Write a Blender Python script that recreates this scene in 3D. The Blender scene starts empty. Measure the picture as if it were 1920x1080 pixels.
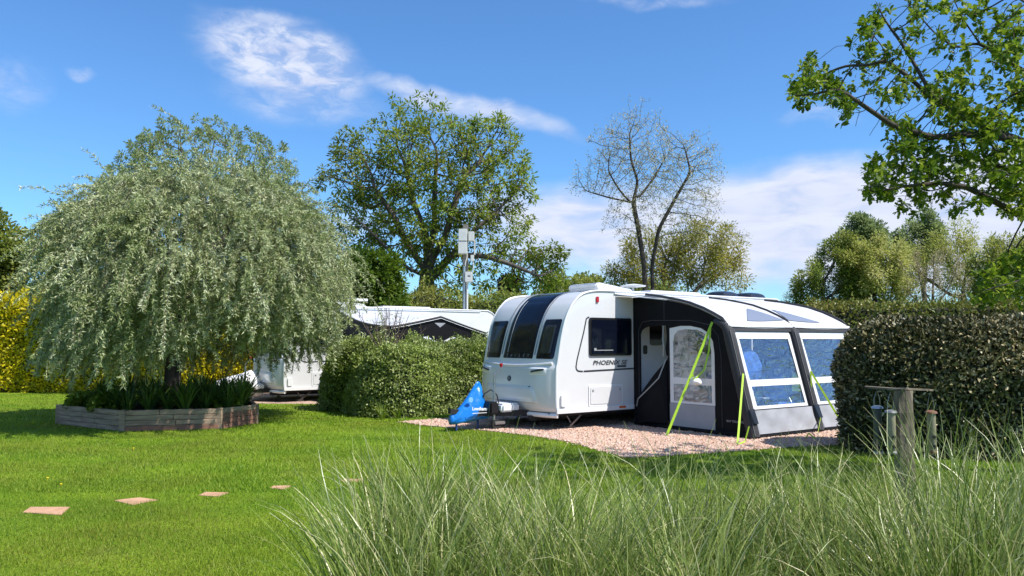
import bpy, bmesh, math, random
import numpy as np
from math import radians as R, sin, cos, pi
from mathutils import Vector, Matrix
from mathutils.geometry import tessellate_polygon
random.seed(7); RNG = np.random.default_rng(11)
sc = bpy.context.scene
col = sc.collection
EYE = 1.68; F = 1500.0; PITCH = math.atan(100 / F)

def at(px, py, Y):
    x = (px - 960) / F; yc = (540 - py) / F
    d = (x, cos(PITCH) - yc * sin(PITCH), sin(PITCH) + yc * cos(PITCH))
    k = Y / d[1]
    return Vector((d[0] * k, Y, EYE + d[2] * k))
def gp(px, py, z=0.0):
    x = (px - 960) / F; yc = (540 - py) / F
    d = (x, cos(PITCH) - yc * sin(PITCH), sin(PITCH) + yc * cos(PITCH))
    k = (z - EYE) / d[2]
    return Vector((d[0] * k, d[1] * k, z))

# ---------------------------------------------------------------- tagging
def tag(o, label=None, cat=None, group=None, kind=None):
    if label: o['label'] = label
    if cat: o['category'] = cat
    if group: o['group'] = group
    if kind: o['kind'] = kind
    return o
def empty(name, loc=(0, 0, 0), rz=0.0):
    o = bpy.data.objects.new(name, None); o.empty_display_size = .2
    o.location = loc; o.rotation_euler = (0, 0, rz); col.objects.link(o); return o
def link(name, me, m=None, parent=None):
    if m is not None and len(me.materials) == 0: me.materials.append(m)
    o = bpy.data.objects.new(name, me); col.objects.link(o)
    if parent is not None: o.parent = parent
    return o
def fast_mesh(name, V, Fc, attr=None, smooth=False):
    V = np.asarray(V, dtype=np.float32); Fc = np.asarray(Fc, dtype=np.int32)
    me = bpy.data.meshes.new(name)
    me.vertices.add(len(V)); me.vertices.foreach_set('co', V.ravel())
    n, k = Fc.shape
    me.loops.add(n * k); me.loops.foreach_set('vertex_index', Fc.ravel())
    me.polygons.add(n)
    me.polygons.foreach_set('loop_start', np.arange(0, n * k, k, dtype=np.int32))
    if attr is not None:
        a = me.attributes.new('rnd', 'FLOAT', 'POINT')
        a.data.foreach_set('value', np.asarray(attr, dtype=np.float32))
    if smooth: me.polygons.foreach_set('use_smooth', np.ones(n, dtype=bool))
    me.update(calc_edges=True); return me

class MB:
    """collects shapes, then links them as ONE mesh object"""
    def __init__(s): s.v = []; s.f = []
    def add(s, vs, fs):
        b = len(s.v); s.v += [tuple(v) for v in vs]; s.f += [tuple(b + i for i in f) for f in fs]; return s
    def box(s, x0, x1, y0, y1, z0, z1):
        return s.add([(x, y, z) for z in (z0, z1) for y in (y0, y1) for x in (x0, x1)],
                     [(0, 2, 3, 1), (4, 5, 7, 6), (0, 1, 5, 4), (2, 6, 7, 3), (0, 4, 6, 2), (1, 3, 7, 5)])
    def bar(s, a, b, w, h, up=(0, 0, 1)):
        a = Vector(a); b = Vector(b); d = (b - a).normalized(); u = Vector(up)
        if abs(d.dot(u)) > .95: u = Vector((1, 0, 0)) if abs(d.x) < .9 else Vector((0, 1, 0))
        sd = d.cross(u).normalized(); u = sd.cross(d).normalized()
        P = [p + sd * (i * w / 2) + u * (j * h / 2) for p in (a, b) for i, j in ((-1, -1), (1, -1), (1, 1), (-1, 1))]
        return s.add(P, [(0, 1, 2, 3), (7, 6, 5, 4), (0, 4, 5, 1), (1, 5, 6, 2), (2, 6, 7, 3), (3, 7, 4, 0)])
    def tube(s, pts, rad, k=8, cap=True):
        pts = [Vector(p) for p in pts]; n = len(pts)
        if not hasattr(rad, '__len__'): rad = [rad] * n
        ref = Vector((0, 0, 1)); vs = []
        for i, p in enumerate(pts):
            d = (pts[min(i + 1, n - 1)] - pts[max(i - 1, 0)]).normalized()
            if i == 0:
                if abs(d.dot(ref)) > .9: ref = Vector((1, 0, 0))
                u = d.cross(ref).normalized()
            else:
                u = (u - d * u.dot(d)).normalized()
            w = d.cross(u)
            for j in range(k):
                a = 2 * pi * j / k; vs.append(p + (u * cos(a) + w * sin(a)) * rad[i])
        fs = [(i * k + j, i * k + (j + 1) % k, (i + 1) * k + (j + 1) % k, (i + 1) * k + j) for i in range(n - 1) for j in range(k)]
        if cap: fs += [tuple(range(k - 1, -1, -1)), tuple(range((n - 1) * k, n * k))]
        return s.add(vs, fs)
    def lathe(s, c, prof, k=24, axis='z'):
        vs = []
        for r, h in prof:
            for j in range(k):
                a = 2 * pi * j / k
                if axis == 'z': vs.append((c[0] + r * cos(a), c[1] + r * sin(a), c[2] + h))
                elif axis == 'y': vs.append((c[0] + r * cos(a), c[1] + h, c[2] + r * sin(a)))
                else: vs.append((c[0] + h, c[1] + r * cos(a), c[2] + r * sin(a)))
        fs = [(i * k + j, i * k + (j + 1) % k, (i + 1) * k + (j + 1) % k, (i + 1) * k + j) for i in range(len(prof) - 1) for j in range(k)]
        fs += [tuple(range(k)), tuple(range((len(prof) - 1) * k, len(prof) * k))]
        return s.add(vs, fs)
    def prism(s, poly, fn, t, holes=()):
        """poly (2D) with holes, mapped by fn(a,b,offset) and given thickness t"""
        loops = [list(poly)] + [list(h) for h in holes]
        flat = [p for l in loops for p in l]
        tri = tessellate_polygon([[Vector((p[0], p[1], 0)) for p in l] for l in loops])
        n = len(flat)
        vs = [fn(a, b, 0) for a, b in flat] + [fn(a, b, t) for a, b in flat]
        fs = [tuple(f) for f in tri] + [tuple(n + i for i in reversed(f)) for f in tri]
        b = 0
        for l in loops:
            m = len(l)
            fs += [(b + i, b + (i + 1) % m, n + b + (i + 1) % m, n + b + i) for i in range(m)]
            b += m
        return s.add(vs, fs)
    def build(s, name, m, parent=None, smooth=False, bevel=0.0, seg=2):
        me = bpy.data.meshes.new(name); me.from_pydata(s.v, [], s.f)
        bm = bmesh.new(); bm.from_mesh(me)
        bmesh.ops.recalc_face_normals(bm, faces=bm.faces)
        if bevel > 0:
            es = [e for e in bm.edges if len(e.link_faces) == 2 and e.calc_face_angle(0) > .6]
            bmesh.ops.bevel(bm, geom=es, offset=bevel, segments=seg, affect='EDGES', clamp_overlap=True)
        bm.to_mesh(me); bm.free()
        if smooth or bevel > 0:
            me.polygons.foreach_set('use_smooth', [True] * len(me.polygons))
            me.set_sharp_from_angle(angle=R(38))
        return link(name, me, m, parent)

def rrect(x0, x1, y0, y1, r, n=5, shear=0.0):
    P = []
    for cx, cy, a0 in ((x1 - r, y1 - r, 0), (x0 + r, y1 - r, 90), (x0 + r, y0 + r, 180), (x1 - r, y0 + r, 270)):
        for i in range(n + 1):
            a = R(a0 + 90 * i / n); P.append((cx + r * cos(a), cy + r * sin(a)))
    return [(a + shear * (b - y0), b) for a, b in P]

# ---------------------------------------------------------------- materials
def N(nt, t, **kw):
    n = nt.nodes.new(t)
    for k, v in kw.items(): setattr(n, k, v)
    return n
def mat(name, c, rough=.6, metal=0.0, noise=0.0, scale=5.0, bump=0.0, bscale=40.0, coat=0.0, c2=None, detail=4.0, spec=.5, stretch=None, bdist=.01):
    m = bpy.data.materials.new(name); m.use_nodes = True; nt = m.node_tree
    b = nt.nodes['Principled BSDF']; L = nt.links.new
    b.inputs['Base Color'].default_value = (*c, 1); b.inputs['Roughness'].default_value = rough
    b.inputs['Metallic'].default_value = metal; b.inputs['Coat Weight'].default_value = coat
    b.inputs['Specular IOR Level'].default_value = spec
    co = N(nt, 'ShaderNodeTexCoord').outputs['Object']
    if stretch:
        mp = N(nt, 'ShaderNodeMapping'); mp.inputs['Scale'].default_value = stretch; L(co, mp.inputs[0]); co = mp.outputs[0]
    if noise > 0 or c2:
        t = N(nt, 'ShaderNodeTexNoise'); t.inputs['Scale'].default_value = scale; t.inputs['Detail'].default_value = detail
        L(co, t.inputs['Vector'])
        r = N(nt, 'ShaderNodeValToRGB'); e = r.color_ramp.elements
        e[0].position = .3; e[1].position = .7
        d = c2 or tuple(x * (1 - noise) for x in c)
        e[0].color = (*d, 1); e[1].color = (*c, 1)
        L(t.outputs['Fac'], r.inputs[0]); L(r.outputs[0], b.inputs['Base Color'])
    if bump > 0:
        t = N(nt, 'ShaderNodeTexNoise'); t.inputs['Scale'].default_value = bscale; t.inputs['Detail'].default_value = 5
        L(co, t.inputs['Vector'])
        bp = N(nt, 'ShaderNodeBump'); bp.inputs['Strength'].default_value = bump; bp.inputs['Distance'].default_value = bdist
        L(t.outputs['Fac'], bp.inputs['Height']); L(bp.outputs[0], b.inputs['Normal'])
    return m
def leafmat(name, cols, trans=.3, rough=.5, nscale=.6, nmix=.35, tint=None, spec=.4):
    """cols: list of leaf colours chosen per leaf; tint: colour mixed in by large clumps"""
    m = bpy.data.materials.new(name); m.use_nodes = True; nt = m.node_tree; L = nt.links.new
    b = nt.nodes['Principled BSDF']; out = nt.nodes['Material Output']
    a = N(nt, 'ShaderNodeAttribute', attribute_name='rnd')
    r = N(nt, 'ShaderNodeValToRGB'); el = r.color_ramp.elements
    while len(el) < len(cols): el.new(.5)
    for i, c in enumerate(cols):
        el[i].position = i / max(1, len(cols) - 1); el[i].color = (*c, 1)
    L(a.outputs['Fac'], r.inputs[0]); cc = r.outputs[0]
    if tint:
        co = N(nt, 'ShaderNodeTexCoord').outputs['Object']
        t = N(nt, 'ShaderNodeTexNoise'); t.inputs['Scale'].default_value = nscale; t.inputs['Detail'].default_value = 3
        L(co, t.inputs['Vector'])
        mr = N(nt, 'ShaderNodeMapRange'); mr.inputs[1].default_value = .42; mr.inputs[2].default_value = .62; mr.inputs[4].default_value = nmix
        L(t.outputs['Fac'], mr.inputs[0])
        mx = N(nt, 'ShaderNodeMix', data_type='RGBA'); L(mr.outputs[0], mx.inputs[0]); L(cc, mx.inputs[6]); mx.inputs[7].default_value = (*tint, 1)
        cc = mx.outputs[2]
    L(cc, b.inputs['Base Color']); b.inputs['Roughness'].default_value = rough; b.inputs['Specular IOR Level'].default_value = spec
    tr = N(nt, 'ShaderNodeBsdfTranslucent'); L(cc, tr.inputs[0])
    ms = N(nt, 'ShaderNodeMixShader'); ms.inputs[0].default_value = trans
    L(b.outputs[0], ms.inputs[1]); L(tr.outputs[0], ms.inputs[2]); L(ms.outputs[0], out.inputs[0])
    return m

M = {}
M['van'] = mat('van_white', (.68, .685, .69), .25, coat=.4, noise=.035, scale=1.6)
M['trim'] = mat('white_plastic', (.76, .77, .78), .35, noise=.05, scale=8)
M['seal'] = mat('grey_seal', (.35, .36, .37), .5)
M['black'] = mat('black_plastic', (.012, .012, .014), .35, noise=.3, scale=12)
M['vglass'] = mat('tinted_acrylic', (.004, .006, .014), .08, spec=.35)
M['glasscut'] = mat('window_inner_blind', (.03, .034, .045), .12, coat=.3, noise=.5, scale=2.5, stretch=(1, 5, .6))
M['chassis'] = mat('chassis_black', (.02, .02, .022), .7, noise=.4)
M['galv'] = mat('galvanised', (.5, .51, .52), .35, .9, noise=.3, scale=20)
M['red'] = mat('red_plastic', (.45, .01, .02), .35)
M['amber'] = mat('amber_lens', (.65, .13, .02), .25)
M['decal'] = mat('charcoal_decal', (.03, .032, .04), .4)
M['decal_grey'] = mat('grey_letter', (.16, .17, .2), .3)
M['tyre'] = mat('rubber', (.02, .02, .02), .85, bump=.3)
M['fab_black'] = mat('black_fabric', (.006, .0065, .009), .8, noise=.3, scale=2, bump=.35, bscale=6, bdist=.03, spec=.2)
M['fab_dark'] = mat('charcoal_fabric', (.032, .033, .038), .75, noise=.2, scale=4, bump=.3, bscale=9, bdist=.02)
M['fab_grey'] = mat('grey_fabric', (.34, .35, .38), .7, noise=.12, scale=3, bump=.5, bscale=4, bdist=.04)
M['fab_white'] = mat('white_fabric', (.74, .745, .76), .6, noise=.06, scale=3, bump=.3, bscale=4, bdist=.03)
M['roof_fab'] = mat('roof_fabric', (.6, .61, .64), .55, noise=.08, scale=1.5, bump=.35, bscale=2.2, bdist=.05)
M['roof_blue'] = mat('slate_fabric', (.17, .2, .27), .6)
M['lime'] = mat('lime_webbing', (.46, .72, .03), .5, noise=.2, scale=30)
M['blue'] = mat('blue_vinyl', (.006, .19, .66), .28, noise=.1, scale=3, bump=.35, bscale=5, bdist=.05, coat=.3)
M['bluecloth'] = mat('blue_cloth', (.13, .32, .85), .8, noise=.3, scale=8, bump=.4, bscale=10)
M['white'] = mat('white_paint', (.8, .8, .8), .4)
M['timber'] = mat('weathered_timber', (.40, .285, .19), .85, c2=(.2, .135, .09), scale=3, bump=.7, bscale=10, stretch=(1, 1, 9), detail=8)
M['timber_red'] = mat('red_stained_timber', (.27, .125, .08), .85, c2=(.17, .095, .065), scale=3, bump=.6, bscale=12, stretch=(1, 1, 8), detail=8)
M['oldwood'] = mat('lichen_wood', (.27, .22, .155), .9, c2=(.055, .043, .03), scale=9, bump=1.0, bscale=22, stretch=(1, 1, .25), detail=10, bdist=.02)
M['bark'] = mat('dark_bark', (.075, .058, .044), .9, c2=(.03, .024, .02), scale=6, bump=.8, bscale=18, stretch=(1, 1, .3), bdist=.03)
M['bark_grey'] = mat('grey_bark', (.16, .13, .1), .9, c2=(.07, .055, .045), scale=5, bump=.8, bscale=14, stretch=(1, 1, .3), bdist=.03)
M['twig'] = mat('brown_twig', (.14, .1, .075), .85, c2=(.08, .06, .05), scale=4)
M['soil'] = mat('soil', (.045, .032, .022), .95, noise=.4, scale=12, bump=.8, bscale=20)
M['slab'] = mat('sandstone_slab', (.6, .34, .2), .85, c2=(.4, .23, .13), scale=7, bump=.4, bscale=40)
M['pole'] = mat('grey_pole_wood', (.3, .27, .23), .85, noise=.4, scale=6, bump=.4)
M['cabinet'] = mat('pale_cabinet', (.62, .62, .58), .45, noise=.1, scale=4)
M['core'] = mat('hedge_twigs', (.03, .035, .015), .95, c2=(.012, .012, .007), scale=9, bump=.9, bscale=14)
M['core_y'] = mat('golden_hedge_twigs', (.13, .11, .012), .95, c2=(.03, .03, .006), scale=8, bump=.9, bscale=14)

def pvc(name):
    m = bpy.data.materials.new(name); m.use_nodes = True; nt = m.node_tree; L = nt.links.new
    out = nt.nodes['Material Output']; nt.nodes.remove(nt.nodes['Principled BSDF'])
    co = N(nt, 'ShaderNodeTexCoord').outputs['Object']
    mp = N(nt, 'ShaderNodeMapping'); mp.inputs['Scale'].default_value = (1, 1, 2.2); mp.inputs['Rotation'].default_value = (0, .5, 0); L(co, mp.inputs[0])
    t = N(nt, 'ShaderNodeTexNoise'); t.inputs['Scale'].default_value = 2.6; t.inputs['Detail'].default_value = 3; t.inputs['Distortion'].default_value = 1.6
    L(mp.outputs[0], t.inputs['Vector'])
    bp = N(nt, 'ShaderNodeBump'); bp.inputs['Strength'].default_value = 1; bp.inputs['Distance'].default_value = .035; L(t.outputs['Fac'], bp.inputs['Height'])
    g = N(nt, 'ShaderNodeBsdfGlossy'); g.inputs['Roughness'].default_value = .08; g.inputs['Color'].default_value = (.88, .9, .94, 1); L(bp.outputs[0], g.inputs['Normal'])
    tr = N(nt, 'ShaderNodeBsdfTransparent'); tr.inputs[0].default_value = (.88, .9, .94, 1)
    lw_ = N(nt, 'ShaderNodeLayerWeight'); lw_.inputs['Blend'].default_value = .5; L(bp.outputs[0], lw_.inputs['Normal'])
    pw = N(nt, 'ShaderNodeMath', operation='POWER'); L(lw_.outputs['Facing'], pw.inputs[0]); pw.inputs[1].default_value = 2.2
    fr = N(nt, 'ShaderNodeMath', operation='MULTIPLY_ADD'); L(pw.outputs[0], fr.inputs[0]); fr.inputs[1].default_value = .75; fr.inputs[2].default_value = .09
    ms = N(nt, 'ShaderNodeMixShader'); L(fr.outputs[0], ms.inputs[0])
    L(tr.outputs[0], ms.inputs[1]); L(g.outputs[0], ms.inputs[2]); L(ms.outputs[0], out.inputs[0])
    return m
M['pvc'] = pvc('clear_vinyl')

def text_obj(s, size, name, m, parent, matrix, shear=0.0, bold=0.0, space=1.0, width=None):
    cu = bpy.data.curves.new(name, 'FONT'); cu.body = s; cu.size = size; cu.extrude = .001; cu.shear = shear; cu.offset = bold; cu.space_character = space
    cu.align_x = 'LEFT'; cu.resolution_u = 3
    o = bpy.data.objects.new(name, cu); col.objects.link(o)
    bpy.context.view_layer.update()
    dg = bpy.context.evaluated_depsgraph_get()
    me = bpy.data.meshes.new_from_object(o.evaluated_get(dg)); me.name = name
    bpy.data.objects.remove(o)
    if width:
        xs = [v.co.x for v in me.vertices]; k = width / (max(xs) - min(xs)); me.transform(Matrix.Diagonal((k, 1, 1, 1)))
    me.transform(matrix); me.materials.clear()
    return link(name, me, m, parent)

# ---------------------------------------------------------------- vegetation tools
def snoise(P, s=1.0, seed=0):
    """cheap smooth 3D noise, about -1..1"""
    r = np.random.default_rng(seed); out = np.zeros(len(P)); P = np.asarray(P) * s; a = 0
    for o in range(3):
        for _ in range(3):
            k = r.normal(size=3) * (2 ** o); ph = r.uniform(0, 6.28)
            out += np.sin(P @ k + ph) / (2 ** o); a += .6 / (2 ** o)
    return out / a
def unit(v): return v / np.maximum(np.linalg.norm(v, axis=1, keepdims=True), 1e-9)
def rnd_dir(n): return unit(RNG.normal(size=(n, 3)))
DIAMOND = (np.array([[0, 0, 0], [.45, .5, .08], [1, 0, -.05], [.45, -.5, .08]]), np.array([[0, 1, 2, 3]]))
OVAL = (np.array([[0, 0, 0], [.3, .45, .09], [.72, .38, .07], [1, 0, -.06], [.72, -.38, .07], [.3, -.45, .09]]), np.array([[0, 1, 2, 3, 4, 5]]))
LOBED = (np.array([[0, 0, 0], [.22, .16, .03], [.3, .36, .06], [.45, .22, .03], [.58, .5, .06], [.72, .26, .02], [.86, .34, .02], [1, 0, -.08],
                   [.86, -.34, .02], [.72, -.26, .02], [.58, -.5, .06], [.45, -.22, .03], [.3, -.36, .06], [.22, -.16, .03]]), np.array([list(range(14))]))
BLADE = (np.array([[0, -.5, 0], [0, .5, 0], [.6, .3, .1], [.6, -.3, .1]]), np.array([[0, 1, 2, 3]]))
def scatter(name, tmpl, pos, fwd, nrm, length, width, m, parent=None, rnd=None):
    tv, tf = tmpl; n = len(pos); k = len(tv)
    fwd = unit(fwd); side = unit(np.cross(nrm, fwd)); up = np.cross(fwd, side)
    length = np.broadcast_to(length, (n,)); width = np.broadcast_to(width, (n,))
    V = (pos[:, None, :] + fwd[:, None, :] * (tv[None, :, 0:1] * length[:, None, None])
         + side[:, None, :] * (tv[None, :, 1:2] * width[:, None, None]) + up[:, None, :] * (tv[None, :, 2:3] * length[:, None, None]))
    Fc = (tf[None] + (np.arange(n) * k)[:, None, None]).reshape(-1, tf.shape[1])
    if rnd is None: rnd = RNG.uniform(size=n)
    me = fast_mesh(name, V.reshape(-1, 3), Fc, np.repeat(rnd, k))
    return link(name, me, m, parent)

def colonize(roots, att, step, infl, kill, iters=120, bias=(0, 0, .15), seed=0):
    """space colonisation; roots: list of polylines (first is the trunk; each later one starts at a point on an earlier)"""
    nodes = []; par = []
    for poly in roots:
        p0 = np.array(poly[0]); prev = -1
        if nodes:
            D = np.linalg.norm(np.array(nodes) - p0, axis=1); prev = int(D.argmin())
        for i in range(len(poly) - 1):
            a = np.array(poly[i], float); b = np.array(poly[i + 1], float); n = max(1, int(np.linalg.norm(b - a) / step))
            for j in range(n):
                if i == 0 and j == 0 and prev >= 0: continue
                nodes.append(a + (b - a) * j / n); par.append(prev); prev = len(nodes) - 1
        nodes.append(np.array(poly[-1], float)); par.append(prev)
    r = np.random.default_rng(seed); att = np.asarray(att, float)
    Nn = [np.array(p) for p in nodes]
    A = np.array(Nn)
    best = np.full(len(att), 1e9); bi = np.zeros(len(att), int)
    def upd(start):
        nonlocal best, bi
        new = np.array(Nn[start:]);
        if len(new) == 0: return
        for c in range(0, len(new), 400):
            D = np.linalg.norm(att[:, None] - new[None, c:c + 400], axis=2); k = D.argmin(1); d = D[np.arange(len(att)), k]
            ok = d < best; best[ok] = d[ok]; bi[ok] = k[ok] + start + c
    upd(0)
    for it in range(iters):
        keep = best > kill
        att = att[keep]; best = best[keep]; bi = bi[keep]
        if len(att) == 0: break
        act = best < infl
        if not act.any():
            act = best <= best.min() + 1e-6
        ids = bi[act]; P = np.array(Nn)
        dirs = unit(att[act] - P[ids])
        u, inv = np.unique(ids, return_inverse=True)
        S = np.zeros((len(u), 3)); np.add.at(S, inv, dirs)
        S = unit(unit(S) + np.array(bias) + r.normal(size=S.shape) * .22)
        start = len(Nn)
        for k, i in enumerate(u):
            Nn.append(P[i] + S[k] * step); par.append(int(i))
        upd(start)
        if len(Nn) > 9000: break
    return np.array(Nn), np.array(par)
def pipe(nodes, par, r0, tip=.006, e=2.0):
    n = len(nodes); R_ = np.zeros(n); acc = np.zeros(n)
    for i in range(n - 1, -1, -1):
        if acc[i] == 0: acc[i] = tip ** e
        if par[i] >= 0: acc[par[i]] += acc[i]
    R_ = acc ** (1 / e)
    k = r0 / R_[0]
    if k > 1: R_ = tip + (R_ - tip) * (r0 - tip) / (R_[0] - tip)
    else: R_ = R_ * k; R_ = np.maximum(R_, tip * .5)
    return R_
def wood(name, nodes, par, rad, m, parent, kmax=9, rmin=0.0):
    ch = [[] for _ in nodes]
    for i, p in enumerate(par):
        if p >= 0: ch[p].append(i)
    mb_v = []; mb_f = []; off = 0
    starts = [(i, -1) for i, p in enumerate(par) if p < 0]
    while starts:
        i, p = starts.pop()
        chain = ([p] if p >= 0 else []) + [i]
        while ch[i]:
            c = sorted(ch[i], key=lambda j: -rad[j]); i2 = c[0]
            for o in c[1:]: starts.append((o, i))
            chain.append(i2); i = i2
        if len(chain) < 2: continue
        P = nodes[chain].astype(float).copy(); r = rad[chain].copy()
        if p >= 0: r[0] = min(r[0], r[1] * 1.3)
        if len(P) > 3: P[1:-1] = .25 * P[:-2] + .5 * P[1:-1] + .25 * P[2:]
        if r.max() < rmin: continue
        k = int(min(kmax, 3 + r.max() / .015))
        T = unit(np.gradient(P, axis=0)); ref = np.array([.3, .2, 1.0]) if abs(T[0, 2]) < .8 else np.array([1., .2, .1])
        U = unit(np.cross(T, ref)); W = np.cross(T, U)
        a = np.arange(k) * 2 * pi / k
        V = P[:, None] + (U[:, None] * np.cos(a)[None, :, None] + W[:, None] * np.sin(a)[None, :, None]) * r[:, None, None]
        n = len(P); idx = off + np.arange(n * k).reshape(n, k)
        q = np.stack([idx[:-1], np.roll(idx[:-1], -1, 1), np.roll(idx[1:], -1, 1), idx[1:]], -1).reshape(-1, 4)
        mb_v.append(V.reshape(-1, 3)); mb_f.append(q); off += n * k
    me = fast_mesh(name, np.concatenate(mb_v), np.concatenate(mb_f), smooth=True)
    return link(name, me, m, parent)
def ell_att(n, c, r, hollow=.0, low=-1.0, seed=0, lump=.25):
    g = np.random.default_rng(seed); out = []
    while len(out) < n:
        d = unit(g.normal(size=(n, 3))); rad = (hollow ** 3 + (1 - hollow ** 3) * g.uniform(size=n)) ** (1 / 3)
        rad *= 1 + lump * snoise(d, 2.2, seed + 5)
        p = d * rad[:, None]; p = p[p[:, 2] > low]; out += list(p)
    return np.array(out[:n]) * np.array(r) + np.array(c)
def tips_of(nodes, par, rad, rmax):
    return np.where(rad < rmax)[0]
def tree(name, label, cat, base, trunk, att, step, infl, kill, r0, bark, lm, tmpl, nleaf, lsize, lw, spread, rleaf, group=None, bias=(0, 0, .1),
         tip=.006, seed=0, limbs=(), iters=110, keep=1.0, droop=0.0, clump=None, iso=0.7, tuft=False):
    root = empty(name, base)
    tag(root, label, cat, group)
    b = np.array(base)
    roots = [[np.array(p, float) - b for p in trunk]] + [[np.array(p, float) - b for p in l] for l in limbs]
    nodes, par = colonize(roots, np.asarray(att) - b, step, infl, kill, iters, bias, seed)
    rad = pipe(nodes, par, r0, tip)
    wood('trunk', nodes, par, rad, bark, root)
    if tuft:
        haschild = np.zeros(len(nodes), bool); haschild[par[par >= 0]] = True
        ids = np.where(~haschild)[0]; ids = np.concatenate([ids, np.where(haschild & (rad < rleaf) & (RNG.uniform(size=len(nodes)) < .12))[0]])
    else: ids = np.where((rad < rleaf))[0]
    ids = ids[ids > len(trunk)]
    if keep < 1: ids = ids[RNG.uniform(size=len(ids)) < keep]
    if clump is not None:
        ids = ids[snoise(nodes[ids] + b, clump[0], seed + 3) > clump[1]]
    k = max(1, int(nleaf / max(1, len(ids))))
    ids = np.repeat(ids, k)
    P = nodes[ids]; cen = nodes.mean(0)
    off = rnd_dir(len(P)) * (RNG.uniform(size=(len(P), 1)) ** .6) * spread
    P = P + off
    out = unit(P - cen)
    f = unit(off) + out * .4 + rnd_dir(len(P)) * .5; f[:, 2] -= droop
    nr = unit(rnd_dir(len(P)) * iso + np.array([0, 0, 1.0]) + out * .3)
    s = RNG.uniform(.7, 1.3, len(P))
    rr = np.clip(.5 + .28 * snoise(P + b, 1.3, seed) + RNG.normal(size=len(P)) * .22, 0, 1)
    if len(P): scatter('crown', tmpl, P, f, nr, lsize * s, lw * s, lm, root, rr)
    return root

def hedge(name, label, p0, p1, width, H, r, lm, n, ls, lw, tmpl=DIAMOND, group=None, amp=.08, nfreq=1.3, core='core', outb=.7, cat='hedge', upb=.3, tufts=0.0, seed=0, depth=.12, slant=0.0):
    p0 = Vector((p0[0], p0[1], 0)); p1 = Vector((p1[0], p1[1], 0)); d = p1 - p0; L = d.length / 2
    c = (p0 + p1) / 2; ang = math.atan2(d.y, d.x)
    root = empty(name, c, ang); tag(root, label, cat, group)
    W = width / 2
    def shape(P):
        lo = np.array([-L + r, -W + r, -9]); hi = np.array([L - r, W - r, H - r])
        Q = np.clip(P, lo, hi); D = P - Q; nn = unit(D)
        Pn = Q + nn * r
        if slant: Pn[:, 1] += np.sign(-Pn[:, 1]) * slant * np.clip(Pn[:, 2] / H, 0, 1) * (np.abs(Pn[:, 1]) > W * .5)
        dz = snoise(Pn + np.array([c.x, c.y, 0]), nfreq, seed) * amp
        return Pn + nn * dz[:, None], nn
    # core
    P = []; fs = []
    def face(o, a, b, na, nb):
        s = len(P)
        for i in range(na + 1):
            for j in range(nb + 1): P.append(o + a * i / na + b * j / nb)
        for i in range(na):
            for j in range(nb): q = s + i * (nb + 1) + j; fs.append((q, q + 1, q + nb + 2, q + nb + 1))
    V = lambda *a: np.array(a, float)
    nx = max(4, int(L * 2 / .35)); ny = max(4, int(W * 2 / .3)); nz = max(4, int(H / .3))
    face(V(-L, -W, 0), V(2 * L, 0, 0), V(0, 0, H), nx, nz); face(V(-L, W, 0), V(2 * L, 0, 0), V(0, 0, H), nx, nz)
    face(V(-L, -W, 0), V(0, 2 * W, 0), V(0, 0, H), ny, nz); face(V(L, -W, 0), V(0, 2 * W, 0), V(0, 0, H), ny, nz)
    face(V(-L, -W, H), V(2 * L, 0, 0), V(0, 2 * W, 0), nx, ny)
    pp, nn = shape(np.array(P)); pp = pp - nn * depth; pp[:, 2] = np.maximum(pp[:, 2], 0.0)
    link('branches', fast_mesh('branches', pp, np.array(fs)), M[core], root)
    # leaves
    areas = np.array([2 * L * H, 2 * L * H, 2 * W * H, 2 * W * H, 4 * L * W]); cnt = RNG.multinomial(n, areas / areas.sum())
    pts = []
    for k, m_ in enumerate(cnt):
        a = RNG.uniform(size=m_); b = RNG.uniform(size=m_)
        if k < 2: pts.append(np.stack([-L + 2 * L * a, np.full(m_, -W if k == 0 else W), H * b], 1))
        elif k < 4: pts.append(np.stack([np.full(m_, -L if k == 2 else L), -W + 2 * W * a, H * b], 1))
        else: pts.append(np.stack([-L + 2 * L * a, -W + 2 * W * b, np.full(m_, H)], 1))
    pts = np.concatenate(pts); pp, nn = shape(pts)
    dd = RNG.uniform(-depth * .9, .02, len(pp))
    if tufts > 0:
        tf = np.clip(snoise(pp, 7.0, seed + 9), 0, 1) * tufts * (.3 + .7 * np.clip(nn[:, 2], 0, 1)); dd += tf * RNG.uniform(0, 1, len(pp))
    pp = pp + nn * dd[:, None]; pp[:, 2] = np.maximum(pp[:, 2], .03)
    f = nn * outb + rnd_dir(len(pp)); f[:, 2] += upb
    nr = unit(rnd_dir(len(pp)) * .8 + nn * .8 + np.array([0, 0, .5]))
    s = RNG.uniform(.65, 1.25, len(pp))
    rr = np.clip(.5 + .2 * snoise(pp, 2.0, seed) + RNG.normal(size=len(pp)) * .25, 0, 1)
    scatter('leaves', tmpl, pp, f, nr, ls * s, lw * s, lm, root, rr)
    return root
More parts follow.
